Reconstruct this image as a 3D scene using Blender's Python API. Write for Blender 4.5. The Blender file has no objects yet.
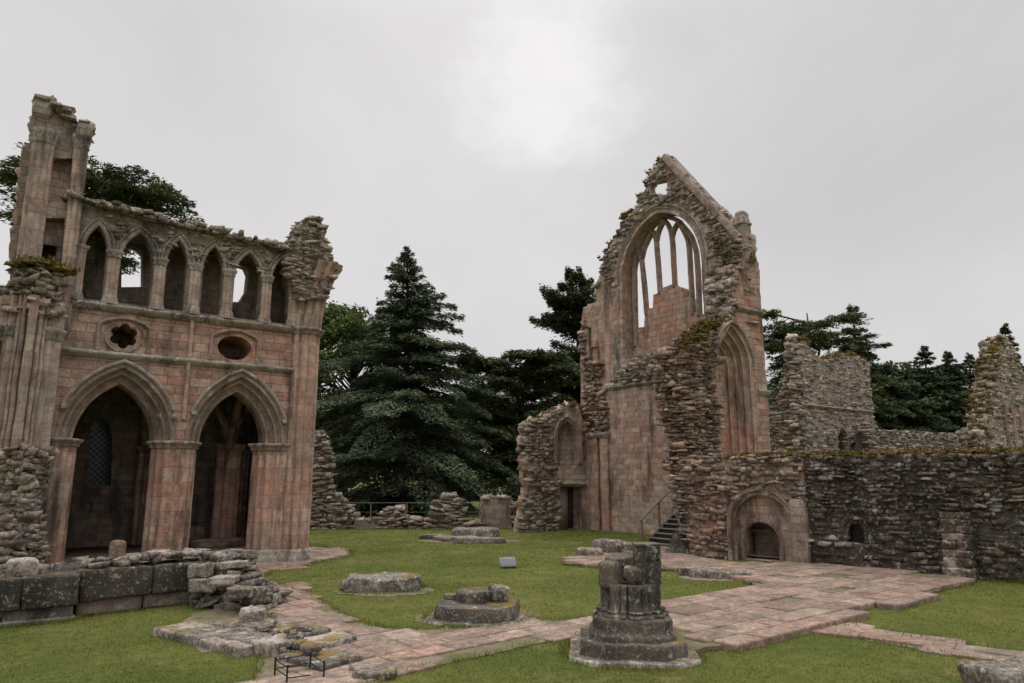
import bpy, bmesh, math, random
import numpy as np
from mathutils import Vector, noise, geometry
random.seed(7)
RNG = np.random.default_rng(11)
scene = bpy.context.scene
COL = scene.collection

# ------------------------------------------------------------------ camera model
FPX = 700.0
PITCH = math.atan(133.5 / 700)
YAW = math.atan2(.593, .805)
EYE = 2.7

def ray(px, py):
    xc = (px - 512) / FPX
    yc = (341.5 - py) / FPX
    F = math.cos(PITCH) - yc * math.sin(PITCH)
    U = math.sin(PITCH) + yc * math.cos(PITCH)
    return np.array((math.cos(YAW) * xc + math.sin(YAW) * F, -math.sin(YAW) * xc + math.cos(YAW) * F, U))

def G(px, py, z=0.0):
    d = ray(px, py)
    t = (z - EYE) / d[2]
    return (d[0] * t, d[1] * t)

def at(px, D):
    """ground point seen in the column px (at the horizon) at forward distance D"""
    d = ray(px, 475)
    fw = d[0] * math.sin(YAW) + d[1] * math.cos(YAW)
    return (d[0] * D / fw, d[1] * D / fw)

def zat(px, py, p):
    """height of the sight line through (px,py) over ground point p"""
    d = ray(px, py)
    t = math.hypot(*p) / math.hypot(d[0], d[1])
    return EYE + d[2] * t

class Frame:
    """vertical wall plane: ground origin p0, horizontal direction d, normal n"""
    def __init__(s, p0, d, flip=False):
        s.p0 = np.array(p0, float)
        d = np.array(d, float)
        s.d = d / np.linalg.norm(d)
        s.n = np.array((s.d[1], -s.d[0]))
        if flip:
            s.n = -s.n
    def P(s, a, z, dep=0.0):
        a = np.asarray(a, float); z = np.asarray(z, float); dep = np.asarray(dep, float)
        x = s.p0[0] + s.d[0] * a + s.n[0] * dep
        y = s.p0[1] + s.d[1] * a + s.n[1] * dep
        x, y, z = np.broadcast_arrays(x, y, z)
        return np.stack([x, y, z], -1)
    def px(s, x, y, dep=0.0):
        r = ray(x, y)
        o = s.p0 + s.n * dep
        t = (o @ s.n) / (r[0] * s.n[0] + r[1] * s.n[1])
        g = np.array((r[0] * t, r[1] * t))
        return (float((g - o) @ s.d), float(EYE + r[2] * t))
    def pxs(s, lst, dep=0.0):
        return [s.px(x, y, dep) for x, y in lst]

# ------------------------------------------------------------------ mesh builder
class MB:
    def __init__(s):
        s.v = []; s.f = []; s.n = 0
    def add(s, v, *faces):
        v = np.asarray(v, float).reshape(-1, 3)
        s.v.append(v)
        for f in faces:
            f = np.asarray(f, int)
            if len(f):
                s.f.append(f + s.n)
        s.n += len(v)
    def build(s, name, mat, parent=None, smooth=False, org=None):
        V = np.concatenate(s.v)
        base = np.zeros(3)
        if parent is not None:
            q = parent
            while q is not None:
                base = base + np.array(q.location); q = q.parent
        elif org is not None:
            base = np.array(org, float)
        V = V - base
        me = bpy.data.meshes.new(name)
        loops = np.concatenate([f.ravel() for f in s.f])
        tot = np.concatenate([np.full(len(f), f.shape[1]) for f in s.f])
        start = np.concatenate([[0], np.cumsum(tot)[:-1]])
        me.vertices.add(len(V)); me.vertices.foreach_set('co', V.ravel())
        me.loops.add(len(loops)); me.loops.foreach_set('vertex_index', loops)
        me.polygons.add(len(tot))
        me.polygons.foreach_set('loop_start', start); me.polygons.foreach_set('loop_total', tot)
        if smooth:
            me.polygons.foreach_set('use_smooth', np.ones(len(tot), bool))
        me.update(calc_edges=True)
        me.validate()
        nrm = np.empty(len(me.polygons) * 3); me.polygons.foreach_get('normal', nrm)
        nrm = np.abs(nrm.reshape(-1, 3))
        lt = np.empty(len(me.polygons), int); me.polygons.foreach_get('loop_total', lt)
        li = np.empty(len(me.loops), int); me.loops.foreach_get('vertex_index', li)
        co = (V + base)[li]
        nl = np.repeat(nrm, lt, axis=0)
        up = nl[:, 2] > .75
        u = np.where(up, co[:, 0], np.where(nl[:, 0] > nl[:, 1], co[:, 1], co[:, 0]))
        w = np.where(up, co[:, 1], co[:, 2])
        uv = me.uv_layers.new(name='UVMap')
        uv.data.foreach_set('uv', np.stack([u, w], -1).astype(np.float32).ravel())
        o = bpy.data.objects.new(name, me)
        COL.objects.link(o)
        if mat is not None:
            me.materials.append(mat)
        if parent is not None:
            o.parent = parent
        elif org is not None:
            o.location = org
        return o

def tag(o, label=None, cat=None, group=None, kind=None):
    if label: o['label'] = label
    if cat: o['category'] = cat
    if group: o['group'] = group
    if kind: o['kind'] = kind
    return o

def thing(name, label, cat, loc, group=None):
    o = bpy.data.objects.new(name, None)
    COL.objects.link(o)
    o.location = (loc[0], loc[1], loc[2] if len(loc) > 2 else 0)
    o.empty_display_size = .3
    return tag(o, label, cat, group)

def nz(P, f, seed=0.0):
    """vector of scalar noise for points P"""
    P = np.asarray(P) * f + np.array((seed * 13.7, seed * 7.1, seed * 3.3))
    return np.array([noise.noise(p) for p in P])

def nz3(P, f, seed=0.0):
    P = np.asarray(P) * f + np.array((seed * 13.7, seed * 7.1, seed * 3.3))
    return np.array([noise.noise_vector(p) for p in P])

def inside(poly, pts):
    poly = np.asarray(poly); x = pts[:, 0]; y = pts[:, 1]
    r = np.zeros(len(pts), bool)
    j = len(poly) - 1
    for i in range(len(poly)):
        xi, yi = poly[i]; xj, yj = poly[j]
        if yi != yj:
            c = ((yi > y) != (yj > y)) & (x < (xj - xi) * (y - yi) / (yj - yi) + xi)
            r ^= c
        j = i
    return r

def resample(poly, step, jit=0.0, rng=None, zmin=None):
    out = []
    m = len(poly)
    for i in range(m):
        a = np.array(poly[i]); b = np.array(poly[(i + 1) % m])
        L = np.linalg.norm(b - a)
        k = max(1, int(math.ceil(L / step)))
        for q in range(k):
            p = a + (b - a) * q / k
            if jit and (zmin is None or p[1] > zmin):
                p = p + rng.normal(0, jit, 2)
            out.append(p)
    return np.array(out)

def wall(mb, fr, outline, holes=(), thick=.6, res=.3, rough=.02, jit=.05, seed=1, zjit=None, front=0.0, freq=1.3):
    """a slab of masonry in plane fr: outline and holes are (s,z) loops"""
    rng = np.random.default_rng(seed)
    o = resample(outline, res * .6, jit, rng, zjit)
    hs = [resample(h, .16) for h in holes]
    pts = [o] + hs
    edges = []; k = 0; loops = []
    for p in pts:
        m = len(p)
        edges += [(k + i, k + (i + 1) % m) for i in range(m)]
        loops.append(np.arange(k, k + m)); k += m
    lo = o.min(0); hi = o.max(0)
    gx, gz = np.meshgrid(np.arange(lo[0] + res / 2, hi[0], res), np.arange(lo[1] + res / 2, hi[1], res))
    g = np.stack([gx.ravel(), gz.ravel()], -1)
    g = g + rng.uniform(-.15, .15, g.shape) * res
    ok = inside(o, g)
    for h in hs:
        ok &= ~inside(h, g)
    allp = np.concatenate(pts)
    g = g[ok]
    if len(g):
        d2 = np.array([np.min(((allp - q) ** 2).sum(1)) for q in g])
        g = g[d2 > (res * .3) ** 2]
    P = np.concatenate([allp, g])
    vo, _, fo, *_ = geometry.delaunay_2d_cdt([Vector(p) for p in P], edges, [], 0, 1e-5)
    V2 = np.array([tuple(v) for v in vo])
    F = np.array([f for f in fo if len(f) == 3])
    c = V2[F].mean(1)
    ok = inside(o, c)
    for h in hs:
        ok &= ~inside(h, c)
    F = F[ok]
    P3 = fr.P(V2[:, 0], V2[:, 1])
    dsp = rough * (nz(P3, freq, seed) + .6 * nz(P3, freq * 3.1, seed + 1)) + front
    A = fr.P(V2[:, 0], V2[:, 1], dsp)
    B = fr.P(V2[:, 0], V2[:, 1], -thick)
    m = len(V2)
    # orientation
    e1 = A[F[0, 1]] - A[F[0, 0]]; e2 = A[F[0, 2]] - A[F[0, 0]]
    nn = np.cross(e1, e2)
    n3 = getattr(fr, 'n3', None)
    if n3 is None: n3 = np.array((fr.n[0], fr.n[1], 0))
    if nn @ n3 < 0:
        F = F[:, ::-1]
    mb.add(np.concatenate([A, B]), F, F[:, ::-1] + m)
    # sides: boundary edges of the kept triangles
    cnt = {}
    for t in F:
        for a, b in ((t[0], t[1]), (t[1], t[2]), (t[2], t[0])):
            if (b, a) in cnt: del cnt[(b, a)]
            else: cnt[(a, b)] = 1
    bv = sorted({a for e in cnt for a in e})
    idx = {a: i for i, a in enumerate(bv)}
    ns = max(1, int(round(thick / max(res * .8, .2))))
    no = len(o)
    rings = []
    bva = np.array(bv)
    isout = bva < no
    for q in range(ns + 1):
        t = q / ns
        ring = A[bva] * (1 - t) + B[bva] * t
        if 0 < q < ns and jit:
            off = rng.normal(0, jit * 1.2, (len(bva), 2)) * isout[:, None]
            if zjit is not None:
                off *= (V2[bva, 1] > zjit)[:, None]
            ring = ring + fr.P(off[:, 0], off[:, 1]) - fr.P(0, 0)
        rings.append(ring)
    R = np.concatenate(rings); nb = len(bva)
    q4 = []
    for (a, b) in cnt:
        for q in range(ns):
            q4.append((idx[b] + q * nb, idx[a] + q * nb, idx[a] + (q + 1) * nb, idx[b] + (q + 1) * nb))
    mb.add(R, q4)

# ---- rounded worn blocks
_topo = {}
def cube_topo(n):
    if n in _topo: return _topo[n]
    ids = {}; vs = []; fs = []
    def vid(k):
        if k not in ids:
            ids[k] = len(vs); vs.append([2 * c / n - 1 for c in k])
        return ids[k]
    for ax in range(3):
        for side in (0, n):
            for i in range(n):
                for j in range(n):
                    q = []
                    for di, dj in ((0, 0), (1, 0), (1, 1), (0, 1)):
                        k = [0, 0, 0]
                        k[ax] = side; k[(ax + 1) % 3] = i + di; k[(ax + 2) % 3] = j + dj
                        q.append(vid(tuple(k)))
                    fs.append(q if side else q[::-1])
    _topo[n] = (np.array(vs, float), np.array(fs))
    return _topo[n]

def block(mb, c, size, rot=0.0, n=4, k=9, rough=.03, freq=2.0, seed=0, tilt=(0, 0), taper=1.0, pillow=0.0):
    v, f = cube_topo(n)
    a = np.abs(v) ** k
    p = v / (a.sum(1) ** (1 / k))[:, None]
    p = p * np.array(size) / 2
    tz = (p[:, 2] / size[2] + .5)[:, None]
    p[:, :2] *= 1 + (taper - 1) * tz
    if pillow:
        r2 = np.clip(1 - (v[:, 0] ** 2 + v[:, 1] ** 2) / 2, 0, 1)
        p[:, 2] += pillow * r2 * (v[:, 2] > .5)
    if rough:
        p = p + nz3(p + seed * 1.37, freq, seed) * rough + nz3(p, freq * 3.3, seed + 5) * rough * .4
    cx, sx = math.cos(tilt[0]), math.sin(tilt[0]); cy, sy = math.cos(tilt[1]), math.sin(tilt[1])
    p = p @ np.array([[1, 0, 0], [0, cx, sx], [0, -sx, cx]])
    p = p @ np.array([[cy, 0, -sy], [0, 1, 0], [sy, 0, cy]])
    cr, sr = math.cos(rot), math.sin(rot)
    p = p @ np.array([[cr, sr, 0], [-sr, cr, 0], [0, 0, 1]])
    mb.add(p + np.array(c), f)

def stones(mb, C, S, R, rng, n=1, k=14, jit=.06, tilt=.13):
    """many rough stones at once: centres C, sizes S (m,3), z-rotations R"""
    C = np.asarray(C, float)
    if not len(C): return
    S = np.asarray(S, float); R = np.asarray(R, float)
    v, f = cube_topo(n)
    a = np.abs(v) ** k
    p = v / (a.sum(1) ** (1 / k))[:, None]
    m = len(C); nv = len(v)
    P = np.repeat(p[None], m, 0)
    P = P * (1.08 if n == 1 else 1.0) + rng.normal(0, jit * (2.6 if n == 1 else (2 / n) ** .5), P.shape)
    # knock some corners off
    for _ in range(3 if n > 1 else 0):
        cn = rng.normal(0, 1, (m, 1, 3)); cn /= np.linalg.norm(cn, axis=2)[:, :, None]
        ex = np.maximum((P * cn).sum(2) - rng.uniform(.7, 1.4, (m, 1)), 0)
        P = P - cn * ex[:, :, None]
    sh = rng.normal(0, .2, (m, 1, 2))
    P[:, :, :2] *= 1 + sh * P[:, :, 2:3]
    P = P * S[:, None, :] / 2
    t = rng.normal(0, tilt, m)
    ct, st = np.cos(t)[:, None], np.sin(t)[:, None]
    x, z = P[:, :, 0] * ct - P[:, :, 2] * st, P[:, :, 0] * st + P[:, :, 2] * ct
    P[:, :, 0] = x; P[:, :, 2] = z
    cr, sr = np.cos(R)[:, None], np.sin(R)[:, None]
    x, y = P[:, :, 0] * cr - P[:, :, 1] * sr, P[:, :, 0] * sr + P[:, :, 1] * cr
    P[:, :, 0] = x; P[:, :, 1] = y
    P = P + C[:, None, :]
    F = (f[None] + (np.arange(m) * nv)[:, None, None]).reshape(-1, 4)
    mb.add(P.reshape(-1, 3), F)

def rubble(mb, fr, poly, size=(.34, .17, .3), out=.05, seed=1, holes=(), depth=None, gap=.0, n=1, jit=.07, tilt=.13):
    """courses of rough stones set in plane fr inside the loop poly"""
    rng = np.random.default_rng(seed)
    poly = np.array(poly); lo = poly.min(0); hi = poly.max(0)
    C = []; S = []
    z = lo[1]
    while z < hi[1]:
        h = size[1] * rng.uniform(.4, 1.1)
        s = lo[0] - rng.uniform(0, size[0])
        while s < hi[0]:
            w = size[0] * rng.choice((.35, .6, .9, 1.3, 1.7)) * rng.uniform(.8, 1.2)
            C.append((s + w / 2, z + h / 2 + rng.normal(0, .012))); S.append((w + .01 - gap, size[2] * rng.uniform(.7, 1.2), h * rng.uniform(.65, 1.1)))
            s += w
        z += h
    C = np.array(C); S = np.array(S)
    ok = inside(poly, C)
    for h in holes:
        ok &= ~inside(np.array(h), C)
    C = C[ok]; S = S[ok]
    if not len(C): return
    dep = rng.normal(out, .05, len(C)) - .14 * (rng.random(len(C)) < .08) - S[:, 1] / 2
    if depth is not None:
        dep = dep + np.array([depth(a, b) for a, b in C])
    W = fr.P(C[:, 0], C[:, 1], dep)
    ang = math.atan2(fr.d[1], fr.d[0])
    stones(mb, W, S, ang + rng.normal(0, .2, len(C)), rng, n=n, jit=jit, tilt=tilt)

def topping(mb, pts, width, size=(.4, .3, .18), seed=1, layers=1, across=None, drop=.02):
    """loose looking stones along a 3D polyline (the broken top of a wall)"""
    rng = np.random.default_rng(seed)
    C = []; S = []; R = []
    for i in range(len(pts) - 1):
        a = np.array(pts[i], float); b = np.array(pts[i + 1], float)
        L = np.linalg.norm(b - a)
        if L < 1e-4: continue
        d = (b - a) / L
        hd = d[:2] / (np.linalg.norm(d[:2]) + 1e-6) if np.linalg.norm(d[:2]) > .05 else np.array(across if across is not None else (1, 0))
        nrm = np.array((-hd[1], hd[0]))
        m = max(1, int(width / size[1] + .5))
        for lay in range(layers):
            s = 0
            while s < L:
                w = size[0] * rng.uniform(.5, 1.4)
                for q in range(m):
                    if rng.random() < .15 + .25 * lay: continue
                    off = ((q + .5) / m - .5) * width + rng.normal(0, .05)
                    p = a + d * min(s + w / 2, L)
                    h = size[2] * rng.uniform(.5, 1.3)
                    C.append((p[0] + nrm[0] * off, p[1] + nrm[1] * off, p[2] + h / 2 - drop - h * .25 + lay * size[2] * .8))
                    S.append((w, size[1] * rng.uniform(.8, 1.3), h)); R.append(math.atan2(hd[1], hd[0]) + rng.normal(0, .25))
                s += w
    stones(mb, C, S, R, rng)

# ---- arches and mouldings
def arch(cx, w, z0, h, zb, n=14):
    """two-centred arch with jambs from zb: (s,z) path, left foot to right foot"""
    if h < w * .98:      # segmental
        R = (w * w + h * h) / (2 * h)
        a0 = math.asin(min(1, w / R))
        arc = [(cx + R * math.sin(t), z0 + h - R + R * math.cos(t)) for t in np.linspace(-a0, a0, 2 * n + 1)]
    else:
        R = (w * w + h * h) / (2 * w)
        a1 = math.atan2(h, R - w)
        L = [(cx + (R - w) - R * math.cos(t), z0 + R * math.sin(t)) for t in np.linspace(0, a1, n + 1)]
        arc = L + [(2 * cx - s, z) for s, z in L[-2::-1]]
    if zb < z0 - 1e-3:
        m = max(1, int((z0 - zb) / .4))
        lj = [(arc[0][0], zb + (z0 - zb) * i / m) for i in range(m)]
        rj = [(arc[-1][0], zb + (z0 - zb) * i / m) for i in range(m)][::-1]
        arc = lj + arc + rj
    return arc

def sweep(mb, fr, path, prof, rough=.006, seed=0, caps=True):
    """prof: (offset outward from the opening, depth) polyline"""
    p = np.array(path); m = len(p)
    t = np.zeros_like(p)
    t[1:-1] = p[2:] - p[:-2]; t[0] = p[1] - p[0]; t[-1] = p[-1] - p[-2]
    seg = p[1:] - p[:-1]; seg /= np.linalg.norm(seg, axis=1)[:, None]
    nl = np.stack([-seg[:, 1], seg[:, 0]], -1)
    N = np.zeros_like(p); N[0] = nl[0]; N[-1] = nl[-1]
    b = nl[1:] + nl[:-1]
    b /= np.maximum((b * nl[1:]).sum(1), .3)[:, None]
    N[1:-1] = b
    pr = np.array(prof); k = len(pr)
    S = p[:, None, 0] + N[:, None, 0] * pr[None, :, 0]
    Z = p[:, None, 1] + N[:, None, 1] * pr[None, :, 0]
    V = fr.P(S, Z, np.broadcast_to(pr[None, :, 1], S.shape)).reshape(-1, 3)
    if rough:
        V = V + nz3(V, 2.5, seed) * rough
    q = []
    for i in range(m - 1):
        for j in range(k - 1):
            a = i * k + j
            q.append((a, a + 1, a + k + 1, a + k))
    mb.add(V, q)
    if caps:
        mb.add(V[:k], [list(range(k))[::-1]])
        mb.add(V[-k:], [list(range(k))])

def roll(o, d, r, a0, a1, n=6):
    return [(o + r * math.cos(math.radians(a)), d + r * math.sin(math.radians(a))) for a in np.linspace(a0, a1, n)]

def orders(o0, d0, steps, r):
    """stepped moulding going in from outer offset o0/depth d0; each step (do, dd) gets a roll on its edge"""
    pr = [(o0, d0)]
    o, d = o0, d0
    for do, dd in steps:
        o2 = o - do
        pr += [(o2 + r * 1.9, d), (o2 + r * 1.6, d - r * .5)]
        pr += [(o2 + r * .75 + r * .8 * math.cos(math.radians(a)), d - r * .75 + r * .8 * math.sin(math.radians(a))) for a in (50, 85, 120, 150, 180, 215)]
        pr += [(o2 + r * .5, d - r * 1.6), (o2, d - r * 1.9), (o2, d - dd)]
        o, d = o2, d - dd
    return pr

def bar(mb, fr, s0, z0, s1, z1, prof, rough=.01, seed=0):
    """straight moulding from (s0,z0) to (s1,z1); prof (up, out) polyline"""
    L = math.hypot(s1 - s0, z1 - z0); m = max(2, int(L / .3))
    path = [(s0 + (s1 - s0) * i / m, z0 + (z1 - z0) * i / m) for i in range(m + 1)]
    sweep(mb, fr, path, prof, rough, seed)

STRING = [(-.10, 0), (-.10, .03), (-.05, .06), (0, .13), (.05, .15), (.09, .13), (.14, 0)]

def cluster(shafts, core=.0, n=96, c=(0, 0)):
    """star-shaped outline: union of circles (x,y,r) seen from the middle c"""
    th = np.linspace(0, 2 * math.pi, n, endpoint=False)
    r = np.full(n, core)
    for (x, y, rr) in shafts:
        x -= c[0]; y -= c[1]
        bq = x * np.cos(th) + y * np.sin(th)
        dd = bq * bq - (x * x + y * y - rr * rr)
        r = np.maximum(r, np.where((dd >= 0), bq + np.sqrt(np.maximum(dd, 0)), 0))
    return np.stack([np.cos(th) * r + c[0], np.sin(th) * r + c[1]], -1)

def ngon(n, r, rot=0.0, per=6):
    P = []
    for i in range(n):
        a = rot + 2 * math.pi * i / n; b = rot + 2 * math.pi * (i + 1) / n
        for q in range(per):
            t = q / per
            P.append((r * ((1 - t) * math.cos(a) + t * math.cos(b)), r * ((1 - t) * math.sin(a) + t * math.sin(b))))
    return np.array(P)

def loft(mb, outline, c, zs, rough=.01, freq=3.0, seed=0, rot=0.0, cap=True, grow=None):
    """outline (m,2) about c lofted through zs = [(z, scale or (sx, add))]"""
    o = np.asarray(outline); m = len(o)
    cr, sr = math.cos(rot), math.sin(rot)
    o = np.stack([o[:, 0] * cr - o[:, 1] * sr, o[:, 0] * sr + o[:, 1] * cr], -1)
    rl = np.linalg.norm(o, axis=1)[:, None]
    V = []
    for e in zs:
        z, s = e[0], e[1]
        add = e[2] if len(e) > 2 else 0.0
        off = e[3] if len(e) > 3 else (0, 0)
        q = o * s + o / np.maximum(rl, 1e-4) * add
        V.append(np.concatenate([q + np.array(c[:2]) + np.array(off), np.full((m, 1), z)], 1))
    V = np.concatenate(V); k = len(zs)
    if rough:
        V = V + nz3(V, freq, seed) * rough + nz3(V, freq * 3, seed + 2) * rough * .5
    i = np.arange(m); j = (i + 1) % m
    q = np.concatenate([np.stack([i + a * m, j + a * m, j + (a + 1) * m, i + (a + 1) * m], -1) for a in range(k - 1)])
    mb.add(V, q)
    if cap:
        top = V[-m:]
        ce = top.mean(0)
        mid = (top + ce) / 2
        if rough: mid[:, 2] += nz(mid, 3, seed) * rough * 2
        W = np.concatenate([top, mid, ce[None]])
        mb.add(W, np.stack([i, j, j + m, i + m], -1), np.stack([i + m, j + m, np.full(m, 2 * m)], -1))
        bot = V[:m]
        mb.add(np.concatenate([bot, bot.mean(0)[None]]), np.stack([j, i, np.full(m, m)], -1))

def zsteps(a, b, step, s=1.0, add=0.0):
    n = max(1, int(round((b - a) / step)))
    return [(a + (b - a) * i / n, s, add) for i in range(n + 1)]

def box(mb, a, b):
    a = np.array(a, float); b = np.array(b, float)
    v, f = cube_topo(1)
    mb.add((a + b) / 2 + v * (b - a) / 2, f)

def tube(mb, pts, r, n=6, taper=None):
    pts = np.array(pts, float); m = len(pts)
    t = np.gradient(pts, axis=0)
    t /= np.linalg.norm(t, axis=1)[:, None] + 1e-9
    up = np.where(np.abs(t[:, 2:3]) > .9, np.array([[1., 0, 0]]), np.array([[0, 0, 1.]]))
    a = np.cross(t, up); a /= np.linalg.norm(a, axis=1)[:, None]
    b = np.cross(t, a)
    th = np.linspace(0, 2 * math.pi, n, endpoint=False)
    rr = np.full(m, r) if taper is None else np.array(taper)
    V = pts[:, None] + rr[:, None, None] * (a[:, None] * np.cos(th)[None, :, None] + b[:, None] * np.sin(th)[None, :, None])
    i = np.arange(n); j = (i + 1) % n
    q = np.concatenate([np.stack([i + k * n, j + k * n, j + (k + 1) * n, i + (k + 1) * n], -1) for k in range(m - 1)])
    mb.add(V.reshape(-1, 3), q)
    mb.add(V[0], [list(range(n))]); mb.add(V[-1], [list(range(n))[::-1]])

def moss_patch(name, parent, pts, n, sig=(.1, .1, .04), size=.2, seed=1):
    """a ragged cushion of moss and grass growing along a 3D polyline"""
    rng = np.random.default_rng(seed)
    pts = np.array(pts, float)
    if len(pts) == 1: pts = np.concatenate([pts, pts + .01])
    seg = np.linalg.norm(pts[1:] - pts[:-1], axis=1); cum = np.concatenate([[0], np.cumsum(seg)])
    t = rng.uniform(0, cum[-1], n)
    C = np.stack([np.interp(t, cum, pts[:, i]) for i in range(3)], -1) + rng.normal(0, 1, (n, 3)) * np.array(sig)
    S = np.stack([rng.uniform(.5, 1.4, n) * size, rng.uniform(.5, 1.4, n) * size, rng.uniform(.3, .7, n) * size], -1)
    mb = MB(); stones(mb, C, S, rng.uniform(0, 3, n), rng, n=2, k=3, jit=.22)
    # short blades sticking out of it
    k = n * 9
    i = rng.integers(0, n, k)
    B = C[i] + rng.normal(0, 1, (k, 3)) * S[i] * .33
    B[:, 2] += S[i][:, 2] * .25
    D = rng.normal(0, .5, (k, 3)); D[:, 2] = 1
    h = rng.uniform(.25, .8, k)[:, None] * size
    W = rng.normal(0, 1, (k, 3)) * .02
    V = np.stack([B - W, B + W, B + D * h], 1).reshape(-1, 3)
    mb.add(V, np.arange(k * 3).reshape(-1, 3))
    return mb.build(name, M['moss'], parent)
# ------------------------------------------------------------------ materials
class NT:
    def __init__(s, tree):
        s.t = tree; s.n = tree.nodes; s.l = tree.links
    def new(s, typ, **kw):
        n = s.n.new(typ)
        for k, v in kw.items():
            if k.startswith('_'):
                setattr(n, k[1:], v)
            else:
                s.put(n.inputs[k.replace('__', ' ')], v)
        return n
    def put(s, sock, v):
        if hasattr(v, 'is_output'): s.l.new(v, sock)
        elif hasattr(v, 'outputs'): s.l.new(v.outputs[0], sock)
        else: sock.default_value = v
    def noise(s, vec, scale, detail=4, rough=.55, dist=0):
        n = s.new('ShaderNodeTexNoise', Scale=scale, Detail=detail, Roughness=rough, Distortion=dist)
        s.put(n.inputs['Vector'], vec)
        return n.outputs['Fac']
    def ramp(s, fac, a, b, ca=(0, 0, 0, 1), cb=(1, 1, 1, 1)):
        n = s.new('ShaderNodeMapRange', _interpolation_type='SMOOTHSTEP')
        s.put(n.inputs['Value'], fac)
        n.inputs['From Min'].default_value = a; n.inputs['From Max'].default_value = b
        return n.outputs[0]
    def mix(s, fac, a, b, mode='MIX'):
        n = s.new('ShaderNodeMix', _data_type='RGBA', _blend_type=mode)
        s.put(n.inputs[0], fac); s.put(n.inputs[6], a); s.put(n.inputs[7], b)
        return n.outputs[2]
    def math(s, op, a, b=0.0):
        n = s.new('ShaderNodeMath', _operation=op)
        s.put(n.inputs[0], a); s.put(n.inputs[1], b)
        return n.outputs[0]
    def scale(s, vec, sc):
        n = s.new('ShaderNodeMapping'); s.put(n.inputs['Vector'], vec); n.inputs['Scale'].default_value = sc
        return n.outputs[0]

def new_mat(name):
    m = bpy.data.materials.new(name); m.use_nodes = True
    t = m.node_tree
    for n in list(t.nodes): t.nodes.remove(n)
    k = NT(t)
    bs = k.new('ShaderNodeBsdfPrincipled'); out = k.new('ShaderNodeOutputMaterial')
    k.l.new(bs.outputs[0], out.inputs[0])
    bs.inputs['Specular IOR Level'].default_value = .25
    return m, k, bs

def C4(c): return (c[0], c[1], c[2], 1)

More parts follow.
